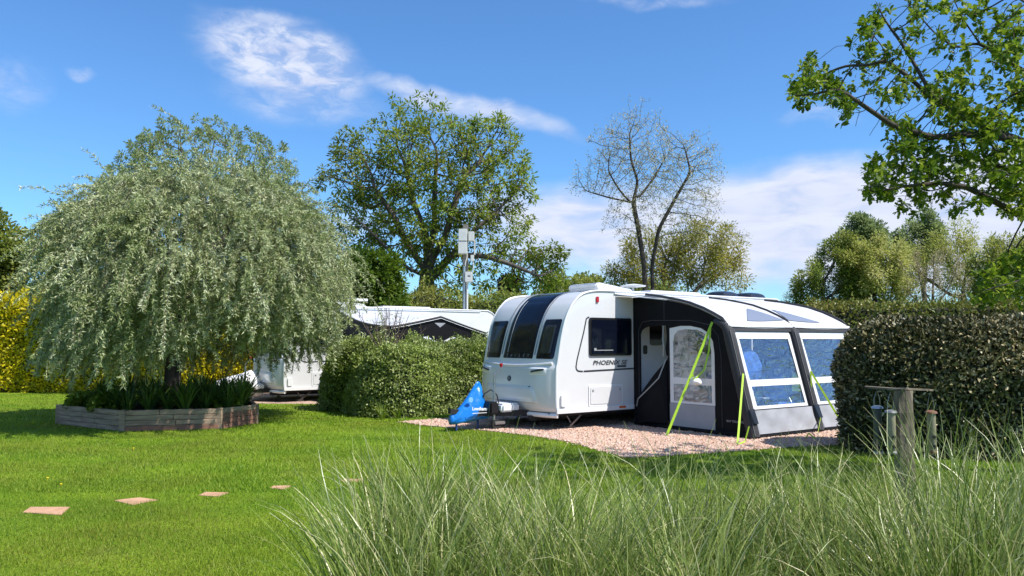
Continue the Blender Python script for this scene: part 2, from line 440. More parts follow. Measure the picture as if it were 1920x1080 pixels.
# ================================================================ camera, sun, sky
cam = bpy.data.objects.new('camera', bpy.data.cameras.new('camera')); col.objects.link(cam); sc.camera = cam
cam.location = (0, 0, EYE); cam.rotation_euler = (pi / 2 + PITCH, 0, 0); cam.data.lens = F / 1920 * 36; cam.data.clip_end = 2000; cam.data.clip_start = .05
SUN_EL = R(53); SUN_H = Vector((.895, -.445, 0)).normalized()
sl = bpy.data.lights.new('sun', 'SUN'); sl.energy = 5.0; sl.angle = R(.55); sl.color = (1, .955, .89)
so = bpy.data.objects.new('sun', sl); col.objects.link(so)
sd = Vector((SUN_H.x * cos(SUN_EL), SUN_H.y * cos(SUN_EL), sin(SUN_EL)))
so.rotation_euler = sd.to_track_quat('Z', 'Y').to_euler(); so.location = (10, -8, 20)
sc.view_settings.view_transform = 'Standard'; sc.view_settings.look = 'None'; sc.view_settings.gamma = 1; sc.view_settings.exposure = 0.42
sc.render.film_transparent = False
sc.cycles.max_bounces = 6; sc.cycles.diffuse_bounces = 3; sc.cycles.glossy_bounces = 3; sc.cycles.transmission_bounces = 4; sc.cycles.transparent_max_bounces = 12
sc.cycles.use_adaptive_sampling = True; sc.cycles.adaptive_threshold = .02; sc.cycles.use_denoising = True
sc.cycles.caustics_reflective = False; sc.cycles.caustics_refractive = False

w = bpy.data.worlds.new('World'); sc.world = w; w.use_nodes = True; nt = w.node_tree; L = nt.links.new
bg = nt.nodes['Background']; bg.inputs[1].default_value = .12
sky = N(nt, 'ShaderNodeTexSky', sky_type='NISHITA'); sky.sun_disc = False; sky.sun_elevation = SUN_EL; sky.sun_rotation = math.atan2(SUN_H.x, SUN_H.y)
sky.air_density = 1.0; sky.dust_density = .3; sky.ozone_density = 3.0; sky.altitude = 50
tint = N(nt, 'ShaderNodeMix', data_type='RGBA', blend_type='MULTIPLY'); tint.inputs[0].default_value = 1
L(sky.outputs[0], tint.inputs[6]); tint.inputs[7].default_value = (.60, .93, 1.22, 1)
tc = N(nt, 'ShaderNodeTexCoord').outputs['Generated']
sx = N(nt, 'ShaderNodeSeparateXYZ'); L(tc, sx.inputs[0])
def MA(op, a, b=None, c=None, clamp=False):
    n = N(nt, 'ShaderNodeMath', operation=op); n.use_clamp = clamp
    for i, v in enumerate((a, b, c)):
        if v is None: continue
        if isinstance(v, (int, float)): n.inputs[i].default_value = v
        else: L(v, n.inputs[i])
    return n.outputs[0]
az = MA('ARCTAN2', sx.outputs[0], sx.outputs[1]); el = MA('ARCSINE', sx.outputs[2])
ae = N(nt, 'ShaderNodeCombineXYZ'); L(az, ae.inputs[0]); L(el, ae.inputs[1]); ae = ae.outputs[0]
def pae(px, py):
    v = at(px, py, 10) - Vector((0, 0, EYE)); v.normalize(); return math.atan2(v.x, v.y), math.asin(v.z)
def wnoise(scale, stretch, rot, detail, lo, hi, dist=0.0, rough=.55):
    mp = N(nt, 'ShaderNodeMapping'); mp.inputs['Rotation'].default_value = (0, 0, rot); mp.inputs['Scale'].default_value = stretch; L(ae, mp.inputs[0])
    t = N(nt, 'ShaderNodeTexNoise'); t.inputs['Scale'].default_value = scale; t.inputs['Detail'].default_value = detail; t.inputs['Distortion'].default_value = dist; t.inputs['Roughness'].default_value = rough
    L(mp.outputs[0], t.inputs['Vector'])
    r = N(nt, 'ShaderNodeMapRange'); r.inputs[1].default_value = lo; r.inputs[2].default_value = hi; L(t.outputs['Fac'], r.inputs[0]); return r.outputs[0]
def blob(p0, p1, hw, soft=1.0):
    """elliptic falloff round the segment p0-p1 (picture points on the sky), half width hw"""
    a0 = pae(*p0); a1 = pae(*p1); cx, cy = (a0[0] + a1[0]) / 2, (a0[1] + a1[1]) / 2
    ln = math.hypot(a1[0] - a0[0], a1[1] - a0[1]) / 2; ang = math.atan2(a1[1] - a0[1], a1[0] - a0[0])
    mp = N(nt, 'ShaderNodeMapping', vector_type='TEXTURE'); mp.inputs['Location'].default_value = (cx, cy, 0); mp.inputs['Rotation'].default_value = (0, 0, ang)
    mp.inputs['Scale'].default_value = (ln, hw / F, 1); L(wobble, mp.inputs[0])
    d = N(nt, 'ShaderNodeVectorMath', operation='LENGTH'); L(mp.outputs[0], d.inputs[0])
    r = N(nt, 'ShaderNodeMapRange', interpolation_type='SMOOTHSTEP'); r.inputs[1].default_value = 1.1; r.inputs[2].default_value = 1.1 - soft; L(d.outputs['Value'], r.inputs[0]); return r.outputs[0]
# wobble the coordinates so that the cloud edges are ragged
wn = N(nt, 'ShaderNodeTexNoise'); wn.inputs['Scale'].default_value = 14; wn.inputs['Detail'].default_value = 5; L(ae, wn.inputs['Vector'])
wo = N(nt, 'ShaderNodeVectorMath', operation='MULTIPLY_ADD'); L(wn.outputs['Color'], wo.inputs[0]); wo.inputs[1].default_value = (.05, .04, 0); wo.inputs[2].default_value = (-.025, -.02, 0)
wa = N(nt, 'ShaderNodeVectorMath', operation='ADD'); L(ae, wa.inputs[0]); L(wo.outputs[0], wa.inputs[1]); wobble = wa.outputs[0]
n1 = wnoise(24, (1, 2.2, 1), .5, 10, .40, .62, .5, .62)
n2 = wnoise(12, (1, 3.5, 1), -.05, 7, .32, .60, .5)
n3 = wnoise(9, (1, 3, 1), .3, 6, .45, .75, .8)
wisp = [(blob((345, 50), (705, 160), 74, .8), 1.2), (blob((380, 150), (740, 215), 48, 1.1), .55), (blob((350, 15), (620, 60), 26, 1.0), .6),
        (blob((110, 128), (185, 142), 12, 1.0), .45), (blob((-60, 150), (100, 160), 50, 1.0), .28), (blob((1450, 218), (1620, 222), 20, 1.0), .3), (blob((1050, -5), (1400, -2), 14, 1.0), .35)]
bank = [(blob((830, 420), (1400, 425), 95, .7), 1.1), (blob((1180, 405), (2700, 385), 120, .45), 1.25), (blob((800, 470), (2500, 470), 70, .8), 1.0), (blob((560, 430), (760, 420), 60, 1.0), .5)]
def total(lst):
    t = None
    for o, k in lst:
        v = MA('MULTIPLY', o, k); t = v if t is None else MA('MAXIMUM', t, v)
    return t
tw = MA('MULTIPLY', total(wisp), MA('MULTIPLY_ADD', n1, .78, .3)); tw = MA('MAXIMUM', tw, MA('MULTIPLY', total([(blob((610, 120), (1130, 262), 26, 1.0), 1.0)]), MA('MULTIPLY_ADD', n1, .45, .55))); tb = MA('MULTIPLY', total(bank), MA('MULTIPLY_ADD', n2, .35, .65))
rest = MA('MULTIPLY', MA('MULTIPLY', n3, .8), MA('MULTIPLY_ADD', sx.outputs[1], -2.2, 1.2, True))   # scattered cloud in the rest of the sky
dens = MA('MAXIMUM', MA('MAXIMUM', tw, tb), rest, clamp=True)
ccol = N(nt, 'ShaderNodeMix', data_type='RGBA'); L(n2, ccol.inputs[0]); ccol.inputs[6].default_value = (3.9, 4.4, 5.9, 1); ccol.inputs[7].default_value = (5.0, 5.4, 6.4, 1)
mx = N(nt, 'ShaderNodeMix', data_type='RGBA'); L(dens, mx.inputs[0]); L(tint.outputs[2], mx.inputs[6]); L(ccol.outputs[2], mx.inputs[7])
L(mx.outputs[2], bg.inputs[0])

# ================================================================ ground
def lawn_mat():
    m = bpy.data.materials.new('lawn_turf'); m.use_nodes = True; nt = m.node_tree; L = nt.links.new; b = nt.nodes['Principled BSDF']
    co = N(nt, 'ShaderNodeTexCoord').outputs['Object']
    def ns(s, d, stretch=None):
        v = co
        if stretch:
            mp = N(nt, 'ShaderNodeMapping'); mp.inputs['Scale'].default_value = stretch; mp.inputs['Rotation'].default_value = (0, 0, .35); L(co, mp.inputs[0]); v = mp.outputs[0]
        t = N(nt, 'ShaderNodeTexNoise'); t.inputs['Scale'].default_value = s; t.inputs['Detail'].default_value = d; L(v, t.inputs['Vector']); return t.outputs['Fac']
    r = N(nt, 'ShaderNodeValToRGB'); e = r.color_ramp.elements; e[0].position = .36; e[1].position = .66
    e[0].color = (.11, .20, .007, 1); e[1].color = (.22, .33, .018, 1); L(ns(.55, 5, (1, 2.2, 1)), r.inputs[0])
    r2 = N(nt, 'ShaderNodeValToRGB'); e = r2.color_ramp.elements; e[0].position = .35; e[1].position = .65
    e[0].color = (.45, .5, .4, 1); e[1].color = (1.15, 1.1, 1.1, 1); L(ns(38, 6), r2.inputs[0])
    mm = N(nt, 'ShaderNodeMix', data_type='RGBA', blend_type='MULTIPLY'); mm.inputs[0].default_value = 1; L(r.outputs[0], mm.inputs[6]); L(r2.outputs[0], mm.inputs[7])
    r3 = N(nt, 'ShaderNodeMapRange'); r3.inputs[1].default_value = .6; r3.inputs[2].default_value = .75; r3.inputs[4].default_value = .55; L(ns(1.3, 6), r3.inputs[0])
    m2 = N(nt, 'ShaderNodeMix', data_type='RGBA'); L(r3.outputs[0], m2.inputs[0]); L(mm.outputs[2], m2.inputs[6]); m2.inputs[7].default_value = (.17, .17, .045, 1)
    L(m2.outputs[2], b.inputs['Base Color']); b.inputs['Roughness'].default_value = .85; b.inputs['Specular IOR Level'].default_value = .15
    bp = N(nt, 'ShaderNodeBump'); bp.inputs['Strength'].default_value = .9; bp.inputs['Distance'].default_value = .04; L(ns(30, 8), bp.inputs['Height']); L(bp.outputs[0], b.inputs['Normal'])
    return m
M['lawn'] = lawn_mat()
def gravel_mat():
    m = bpy.data.materials.new('pink_gravel'); m.use_nodes = True; nt = m.node_tree; L = nt.links.new; b = nt.nodes['Principled BSDF']
    co = N(nt, 'ShaderNodeTexCoord').outputs['Object']
    v = N(nt, 'ShaderNodeTexVoronoi'); v.inputs['Scale'].default_value = 34; L(co, v.inputs['Vector'])
    s = N(nt, 'ShaderNodeSeparateColor'); L(v.outputs['Color'], s.inputs[0])
    r = N(nt, 'ShaderNodeValToRGB'); e = r.color_ramp.elements; e[0].color = (.26, .15, .1, 1); e[1].color = (.7, .56, .46, 1); x = e.new(.5); x.color = (.52, .33, .24, 1); L(s.outputs[0], r.inputs[0])
    L(r.outputs[0], b.inputs['Base Color']); b.inputs['Roughness'].default_value = .85
    bp = N(nt, 'ShaderNodeBump'); bp.inputs['Strength'].default_value = 1; bp.inputs['Distance'].default_value = .02; bp.invert = True; L(v.outputs['Distance'], bp.inputs['Height']); L(bp.outputs[0], b.inputs['Normal'])
    return m
M['gravel'] = gravel_mat()
g = MB().add([(-500, -100, 0), (500, -100, 0), (500, 900, 0), (-500, 900, 0)], [(0, 1, 2, 3)]).build('lawn', M['lawn']); tag(g, kind='structure')

TH1 = R(36); C0 = Vector((.85, 15.0, 0))
def loc1(x, y, z=0.0): return C0 + Vector((x * cos(TH1) - y * sin(TH1), x * sin(TH1) + y * cos(TH1), z))
front = [gp(*p) for p in ((752, 792), (800, 799), (860, 804), (930, 810), (1000, 818), (1060, 828), (1115, 842), (1150, 852), (1172, 859), (1215, 858), (1300, 852), (1400, 845), (1480, 839), (1600, 834))]
pitch_poly = [(p.x, p.y) for p in front] + [(9.6, 16.5), (8.2, 23), (1.6, 24), (-1.2, 17.6)]
def inpoly(P, poly):
    x, y = P[:, 0], P[:, 1]; r = np.zeros(len(P), bool); n = len(poly)
    for i in range(n):
        x0, y0 = poly[i]; x1, y1 = poly[(i + 1) % n]
        c = ((y0 > y) != (y1 > y)) & (x < (x1 - x0) * (y - y0) / (y1 - y0 + 1e-12) + x0); r ^= c
    return r
TH2 = R(36); C2 = Vector((-6.2, 22.0, 0))
def loc2(x, y, z=0.0): return C2 + Vector((x * cos(TH2) - y * sin(TH2), x * sin(TH2) + y * cos(TH2), z))
q = [gp(*p) for p in ((470, 757), (580, 758))]
pitch2 = [(q[0].x, q[0].y), (q[1].x, q[1].y), (-4.3, 21.6), (1.5, 25.5), (0, 31), (-11.5, 25)]
for nm, poly in (('gravel_pitch', pitch_poly), ('gravel_track', pitch2)):
    o = MB().prism(poly, lambda a, b, t: (a, b, .004 + t), .008).build(nm, M['gravel']); tag(o, kind='structure')
# loose pebbles
PEB = (np.array([[0, 0, 0], [.5, .5, .3], [1, 0, 0], [.5, -.5, .3], [.5, 0, .7]]), np.array([[0, 1, 4], [1, 2, 4], [2, 3, 4], [3, 0, 4]]))
def pebmat():
    m = leafmat('pebble', [(.3, .16, .11), (.6, .37, .27), (.5, .34, .25), (.68, .48, .37), (.36, .25, .2), (.72, .58, .48)], trans=0.0, rough=.8); return m
M['pebble'] = pebmat()
P = np.stack([RNG.uniform(-3, 8.5, 130000), RNG.uniform(11.6, 19, 130000), np.full(130000, .012)], 1)
P = P[inpoly(P + np.array([0, 0, 0]) + RNG.normal(size=P.shape) * .05, pitch_poly)]; P[:, 2] = .012
f = rnd_dir(len(P)); f[:, 2] *= .25
s = RNG.uniform(.018, .04, len(P))
o = scatter('gravel', PEB, P, f, np.tile([0, 0, 1.0], (len(P), 1)) + rnd_dir(len(P)) * .3, s, s, M['pebble']); tag(o, 'loose pink and grey pebbles covering the caravan pitch', 'gravel', kind='stuff')

# stepping stones, flush with the turf
stones = [((40, 962), (58, 951), (133, 951), (118, 967)), ((211, 939), (262, 933), (301, 938), (246, 948)), ((372, 930), (384, 923), (434, 924), (410, 932)), ((502, 917), (512, 911), (550, 911), (536, 919)), ((636, 903), (646, 898), (682, 899), (670, 905))]
labs = ['flat sandstone stepping stone in the lawn, nearest to the lower left corner', 'flat sandstone stepping stone in the lawn, second from the left of the row', 'flat sandstone stepping stone in the lawn, middle one of the five in the row',
        'flat sandstone stepping stone in the lawn, just left of the tall grass', 'flat sandstone stepping stone mostly hidden behind the tips of the tall grass']
STP = []
for i, cs in enumerate(stones):
    pts = [gp(*c) for c in cs]; ce = sum(pts, Vector()) / 4
    # regular slab about 45 cm square at that spot
    poly = []
    for p in pts: poly.append((p.x + random.uniform(-.01, .01), p.y))
    STP.append([(ce + (Vector((a, b, 0)) - ce) * 1.0)[:2] for a, b in poly])
    o = MB().prism(poly, lambda a, b, t: (a, b, -.03 + t), .036).build('stepping_stone', M['slab'], bevel=.008); tag(o, labs[i], 'stepping stone', 'stepping stones set in the lawn')

# lawn blades
def lawnleaf():
    return leafmat('lawn_blade', [(.08, .17, .006), (.16, .28, .012), (.25, .36, .02), (.34, .40, .06)], trans=.3, rough=.6, tint=(.24, .24, .03), nscale=.5, nmix=.65)
M['lawnblade'] = lawnleaf()
def blades(n, y0, y1, h, wd):
    u = RNG.uniform(size=n); Y = y0 * (y1 / y0) ** u
    X = RNG.uniform(-.78, .74, n) * Y
    P = np.stack([X, Y, np.zeros(n)], 1)
    bad = inpoly(P, pitch_poly) | inpoly(P, pitch2)
    for s in STP:
        c_ = (sum(p[0] for p in s) / 4, sum(p[1] for p in s) / 4); bad |= inpoly(P, [(c_[0] + (p[0] - c_[0]) * .93, c_[1] + (p[1] - c_[1]) * .9) for p in s])
    bad |= inpoly(P, PLANTER)
    P = P[~bad]; n = len(P)
    f = rnd_dir(n) * .55 + np.array([0, 0, 1.0]); nr = rnd_dir(n); nr[:, 2] *= .2
    tuft = np.clip(1 + .35 * snoise(P, 2.2, 4), .5, 1.5)
    return P, f, nr, h * RNG.uniform(.5, 1.3, n) * tuft, wd * RNG.uniform(.7, 1.3, n)
PLANTER = [(-9.23, 16.36), (-7.29, 15.05), (-5.59, 15.5), (-5.2, 16.5), (-5.9, 18.2), (-8.0, 18.7)]
TRI = (np.array([[0, -.5, 0], [0, .5, 0], [1, 0, .1]]), np.array([[0, 1, 2]]))
parts = [blades(170000, 5.2, 10, .035, .006), blades(150000, 9, 17, .04, .011), blades(60000, 16, 26, .045, .02)]
P, f, nr, s, wd = (np.concatenate([p[i] for p in parts]) for i in range(5))
rr = np.clip(.5 + .25 * snoise(P, .9, 21) + RNG.normal(size=len(P)) * .2, 0, 1)
o = scatter('grass', TRI, P, f, nr, s, wd, M['lawnblade'], rnd=rr); tag(o, 'short mown green grass blades covering the lawn', 'grass', kind='stuff')

# ================================================================ caravans
PROF = [(.06, .33, .10), (.0, .36, .16), (-.04, .45, .19), (-.05, .65, .22), (-.05, .9, .215), (-.045, 1.1, .20), (-.04, 1.18, .185), (-.02, 1.25, .125), (.0, 1.33, .11), (.03, 1.5, .09), (.08, 1.75, .07), (.155, 2.02, .05), (.235, 2.2, .04), (.335, 2.36, .03), (.43, 2.46, .025),
        (.55, 2.56, .02), (.7, 2.62, .01), (.9, 2.655, .005), (1.2, 2.67, 0), (2.0, 2.67, 0), (4.0, 2.67, 0), (6.45, 2.67, 0), (6.7, 2.65, 0), (6.87, 2.58, 0), (6.98, 2.45, 0), (7.03, 2.25, 0), (7.05, 1.5, 0), (7.05, .34, 0)]
WID = 2.25
def catmull(P, n):
    P = np.array(P, float); out = []
    for i in range(len(P) - 1):
        p0 = P[max(i - 1, 0)]; p1 = P[i]; p2 = P[i + 1]; p3 = P[min(i + 2, len(P) - 1)]
        for j in range(n):
            t = j / n
            out.append(.5 * (2 * p1 + (p2 - p0) * t + (2 * p0 - 5 * p1 + 4 * p2 - p3) * t * t + (3 * p1 - p0 - 3 * p2 + p3) * t ** 3))
    out.append(P[-1]); return np.array(out)
CP = catmull(PROF, 4); NF = 18 * 4   # NF: last row of the curved front
def rowat(tt):
    i = min(int(tt), len(CP) - 2); f = tt - i; return CP[i] * (1 - f) + CP[i + 1] * f
def S(tt, v):
    u, z, b = rowat(tt); w = 2 * v / WID - 1
    return Vector((u - b * (1 - abs(w) ** 4.5), v, z + .015 * (1 - w * w) * (1 if tt > 60 else 0) * min(1, (tt - 60) / 20)))
def Sn(tt, v):
    a = S(tt + .15, v) - S(tt - .15, v); b = S(tt, min(v + .02, WID)) - S(tt, max(v - .02, 0)); n = b.cross(a).normalized()
    return n if n.x < 0.05 or n.z > 0 and n.dot(Vector((-1, 0, 1))) > 0 else -n
def t_of_z(z):
    lo, hi = 0, NF
    for _ in range(40):
        m = (lo + hi) / 2
        if rowat(m)[1] < z: lo = m
        else: hi = m
    return lo
def patch(mb, t0, t1, vl, vr, off=.006, nt_=24, nv=10, thick=.02):
    """a sheet lying on the shell between rows t0..t1, from vl(t) to vr(t), with turned-in rim"""
    vs = []; fs = []
    for i in range(nt_ + 1):
        tt = t0 + (t1 - t0) * i / nt_; a, b = vl(i / nt_), vr(i / nt_)
        for j in range(nv + 1):
            v = a + (b - a) * j / nv; n = Sn(tt, v); rim = i in (0, nt_) or j in (0, nv)
            vs.append(S(tt, v) + n * (off - (thick if rim else 0)))
    for i in range(nt_):
        for j in range(nv): q = i * (nv + 1) + j; fs.append((q, q + 1, q + nv + 2, q + nv + 1))
    mb.add(vs, fs); return mb
def rnd_ends(a, b, r, k=.12):
    """edge function that rounds the corners of a patch: pulls the side in near both ends"""
    def fn(t):
        e = min(t, 1 - t) / k; base = a + (b - a) * t
        return base + (r * (1 - math.sqrt(max(0, 1 - (1 - e) ** 2))) if e < 1 else 0)
    return fn

def make_caravan(loc, th, label, second=False):
    root = empty('touring_caravan', loc, th); root.scale = (1, 1.07, 1); tag(root, label, 'caravan', 'touring caravans with awnings')
    nv = 28; vs = []; fs = []
    for r_ in range(len(CP)):
        for j in range(nv + 1): vs.append(S(r_, WID * j / nv))
    for i in range(len(CP) - 1):
        for j in range(nv): q = i * (nv + 1) + j; fs.append((q, q + 1, q + nv + 2, q + nv + 1))
    b = MB(); b.add(vs, fs)
    for v in (0, WID):
        loop = [S(i, v) for i in range(len(CP))]
        b.add([Vector((3, v, .33))] + loop, [(0, i + 1, i + 2) for i in range(len(loop) - 1)])
    bd = b.build('body', M['van'], root)
    bd.data.polygons.foreach_set('use_smooth', [True] * len(bd.data.polygons)); bd.data.set_sharp_from_angle(angle=R(50))
    # corner mouldings following the outline of both sides
    for v in (0, WID):
        pts = [S(i, v) + Vector((.012, -.004 if v == 0 else .004, 0)) for i in range(3, len(CP) - 2)]
        MB().tube(pts, .022, 6).build('corner_moulding', M['trim'], root, smooth=True)
    # front windows
    zt = t_of_z
    for a, c, d, e, nm in ((.05, .54, .015, .525, 'near'), (1.57, 2.19, 1.59, 2.235, 'far')):
        gm = patch(MB(), zt(1.335), zt(2.12), rnd_ends(a, d, .06), rnd_ends(c, e, -.06), .012, thick=.03); g_ = gm.build('front_window', M['vglass'], root, smooth=True)
        patch(MB(), zt(1.44), zt(2.0), rnd_ends(a + .1, d + .1, .04), rnd_ends(c - .09, e - .09, -.04), .016, thick=.008).build('pane', M['glasscut'], g_, smooth=True)
    gm = patch(MB(), zt(1.335), 76.0, lambda t: .56 + .015 * math.sin(t * 3), lambda t: 1.55 - .02 * math.sin(t * 3), .014, nt_=60, nv=14, thick=.03)
    gw = gm.build('panoramic_window', M['vglass'], root, smooth=True)
    # lighter reveal strips running up beside the middle window
    for a in (.55, 1.56):
        pts = [S(tt, a) + Sn(tt, a) * .012 for tt in np.linspace(zt(1.42), 74, 40)]
        MB().tube(pts, .008, 5).build('window_trim', M['decal_grey'], gw, smooth=True)
    patch(MB(), zt(1.44), zt(2.45), rnd_ends(.70, .74, .04), rnd_ends(1.36, 1.33, -.04), .018, nt_=40, thick=.006).build('pane', M['glasscut'] if False else M['vglass'], gw, smooth=True)
    patch(MB(), zt(1.46), zt(2.5), lambda t: 1.37, lambda t: 1.39, .02, nt_=30, nv=2, thick=.006).build('pane_edge', M['seal'], gw, smooth=True)
    # lip below the windows and lower moulded panel
    pts = [S(zt(1.275 - .07 * (1 - abs(2 * v / WID - 1) ** 2)), v) for v in np.linspace(.08, WID - .08, 30)]
    MB().tube([p + Vector((-.008, 0, 0)) for p in pts], .03, 8).build('front_lip', M['van'], root, smooth=True)
    patch(MB(), zt(.5), zt(.84), lambda t: .28 + .14 * (1 - t) * 0 + .12 * t, lambda t: 1.97 - .12 * t, .03, nt_=8, nv=24, thick=.035).build('lower_panel', M['van'], root, smooth=True)
    for v0, v1 in ((.15, .52), (1.73, 2.1)):
        patch(MB(), zt(1.04), zt(1.18), lambda t: v0, lambda t: v1, .02, nt_=5, nv=10, thick=.02).build('handle_recess', M['trim'], root, smooth=True)
        s_ = 1 if v0 < 1 else -1
        pts = [S(zt(1.10 + .05 * (k / 7) ** 1), (v0 + .05 + (v1 - v0 - .1) * (k / 7)) if s_ < 0 else (v1 - .05 - (v1 - v0 - .1) * (k / 7))) for k in range(8)]
        MB().tube([p + Sn(zt(1.1), p.y) * (.045 if 0 < k < 7 else .01) for k, p in enumerate(pts)], .018, 6).build('grab_handle', M['black'], root, smooth=True)
    # badges
    def disc_on(tt, v, r, m, nm, par=root, off=.008, th_=.012):
        p = S(tt, v); n = Sn(tt, v); a = n.cross(Vector((0, 0, 1))).normalized(); b_ = n.cross(a)
        k = 24; vs = [p + n * o + (a * cos(2 * pi * j / k) + b_ * sin(2 * pi * j / k)) * rr for o, rr in ((0, r), (off, r), (off + th_ * .5, r * .8)) for j in range(k)]
        fs = [(i * k + j, i * k + (j + 1) % k, (i + 1) * k + (j + 1) % k, (i + 1) * k + j) for i in range(2) for j in range(k)] + [tuple(range(2 * k, 3 * k))]
        return MB().add(vs, fs).build(nm, m, par)
    if not second:
        bdg = disc_on(zt(.955), 1.10, .055, M['decal'], 'front_badge'); disc_on(zt(.957), 1.10, .035, M['decal_grey'], 'emblem', bdg, off=.014, th_=.004)
        lk = disc_on(zt(.80), .50, .035, M['decal'], 'gas_lock'); disc_on(zt(.80), .50, .018, M['galv'], 'lock_core', lk, off=.014, th_=.004)
        # maker's name on the dark band under the windows
        for k, ch in enumerate('BAILEY'):
            v = 1.38 - k * .128; tt = zt(1.40); p = S(tt, v) + Sn(tt, v) * .022; n = Sn(tt, v); xa = Vector((0, 0, 1)).cross(n).normalized(); xa = -xa if xa.y > 0 else xa
            za = (n.cross(xa)); za = za if za.z > 0 else -za
            mtx = Matrix((xa, za, n)).transposed().to_4x4(); mtx.translation = p - za * .03
            text_obj(ch, .085, 'letter', M['decal_grey'], gw, mtx, bold=.002)
    # side window, door, locker
    off = lambda y: (lambda a, b_, t: Vector((a, -y - t, b_)))
    sw = MB().prism(rrect(.78, 1.90, 1.40, 2.14, .05), off(.002), .028).build('side_window', M['black'], root, bevel=.006)
    MB().prism(rrect(.825, 1.855, 1.445, 2.095, .03), off(.031), .006).build('pane', M['vglass'], sw)
    MB().prism(rrect(.88, 1.38, 1.50, 1.515, .004), off(.038), .002).build('catch_rail', M['seal'], sw)
    MB().prism(rrect(.88, .94, 1.515, 1.55, .004), off(.038), .002).build('catch', M['seal'], sw)
    line = [(.72, 2.12), (.65, 1.86), (.57, 1.62), (.48, 1.34), (.45, 1.2), (.46, 1.15), (.50, 1.118), (.56, 1.11), (.62, 1.108), (.62, 1.108)]
    def ribbon(pts, wd, m, nm, y=.004):
        P_ = [Vector((a, b_)) for a, b_ in pts]; L_, R_ = [], []
        for i in range(len(P_)):
            d = (P_[min(i + 1, len(P_) - 1)] - P_[max(i - 1, 0)]).normalized(); n = Vector((-d.y, d.x)) * wd / 2; L_.append(P_[i] + n); R_.append(P_[i] - n)
        return MB().prism([tuple(p) for p in L_ + R_[::-1]], off(y), .002).build(nm, m, root)
    ribbon(line[:-1], .026, M['decal'], 'side_stripe')
    ribbon([(.645, 1.108), (1.9, 1.135), (6.3, 1.14)], .03, M['decal'], 'side_stripe')
    ribbon([(.72, 2.12), (.79, 2.15)], .026, M['decal'], 'side_stripe')
    if not second:
        rot = Matrix.Rotation(R(90), 4, 'X')
        t_ = Matrix.Translation((.87, -.006, 1.225)) @ rot
        text_obj('PHOENIX SE', .12, 'model_lettering', M['decal'], root, t_, shear=.22, bold=.002, width=.92)
        MB().prism(rrect(1.52, 1.76, 1.172, 1.208, .006), off(.004), .002).build('nameplate', M['decal'], root)
    lk = MB().prism(rrect(.76, 1.66, .43, .84, .04), off(.002), .012).build('locker_door', M['trim'], root, bevel=.005)
    MB().prism(rrect(.80, 1.62, .47, .80, .025), off(.0155), .008).build('door_skin', M['van'], lk, bevel=.004)
    for x in (.86, 1.56): MB().lathe((x, -.026, .74), [(.022, 0), (.022, -.008), (.01, -.012)], 12, 'y').build('lock', M['seal'], lk)
    MB().prism(rrect(.06, .19, .46, .68, .03), off(.004), .035).build('socket_cover', M['trim'], root, bevel=.012)
    MB().prism(rrect(-.04, 7.0, .335, .425, .02), off(.006), .03).build('side_skirt', M['trim'], root, bevel=.012)
    pts = [S(3.2, v) + Vector((-.012, 0, -.055)) for v in np.linspace(0, WID, 24)]
    MB().tube(pts, .045, 8).build('front_skirt', M['trim'], root, smooth=True)
    MB().prism(rrect(1.53, 1.70, .372, .408, .006), off(.037), .012).build('marker_light', M['amber'], root)
    MB().prism(rrect(.97, 1.03, 2.44, 2.55, .01), off(.004), .02).build('top_marker_light', M['red'], root, bevel=.004)
    # entrance door
    dr = MB().prism(rrect(2.18, 2.86, .47, 2.33, .1), off(.003), .012).build('door', M['trim'], root, bevel=.004)
    MB().prism(rrect(2.42, 2.78, 1.6, 2.02, .05), off(.0165), .01).build('door_window', M['vglass'], dr)
    MB().prism(rrect(2.23, 2.33, 1.42, 1.6, .04), off(.016), .02).build('handle', M['black'], dr)
    MB().prism(rrect(3.6, 4.7, 1.40, 2.1, .05), off(.002), .028).build('side_window', M['vglass'], root, bevel=.006)
    # awning rail
    MB().prism([(1.45, 2.615), (6.4, 2.615), (6.4, 2.64), (1.45, 2.64)], off(.004), .02).build('awning_rail', M['trim'], root)
    # underneath
    ch = MB(); ch.box(-.1, 6.95, .12, WID - .12, .27, .335); ch.box(-.2, 6.3, .5, .6, .18, .27); ch.box(-.2, 6.3, WID - .6, WID - .5, .18, .27); ch.build('chassis', M['chassis'], root)
    ch = MB(); ch.bar((.2, .55, .30), (-1.35, 1.1, .33), .06, .11); ch.bar((.2, WID - .55, .30), (-1.35, WID - 1.1, .33), .06, .11); ch.bar((-1.25, 1.125, .34), (-1.62, 1.125, .38), .09, .09); ch.build('drawbar', M['chassis'], root)
    MB().box(-.72, -.3, .72, 1.55, .34, .50).build('drawbar_fairing', M['trim'], root, bevel=.035, seg=3)
    MB().box(-.93, -.725, .80, 1.42, .30, .54).build('drawbar_cover', M['black'], root, bevel=.03)
    for x in (.55, 6.0):
        for v in (.3, WID - .3):
            l = MB(); l.bar((x + .35 * (1 if x < 3 else -1), v, .30), (x, v, .05), .05, .035); l.bar((x - .1, v, .29), (x + .03, v, .12), .02, .02); l.box(x - .08, x + .08, v - .06, v + .06, .015, .05)
            l.build('corner_steady', M['galv'], root)
    for v in (.12, WID - .12):
        wh = MB().lathe((3.5, v, .31), [(.14, -.09), (.27, -.09), (.30, -.06), (.30, .06), (.27, .09), (.14, .09)], 28, 'y').build('wheel', M['tyre'], root, smooth=True)
        MB().lathe((3.5, v, .31), [(.05, -.085), (.17, -.08), (.19, -.092), (.19, .05), (.05, .05)], 20, 'y').build('rim', M['galv'], wh)
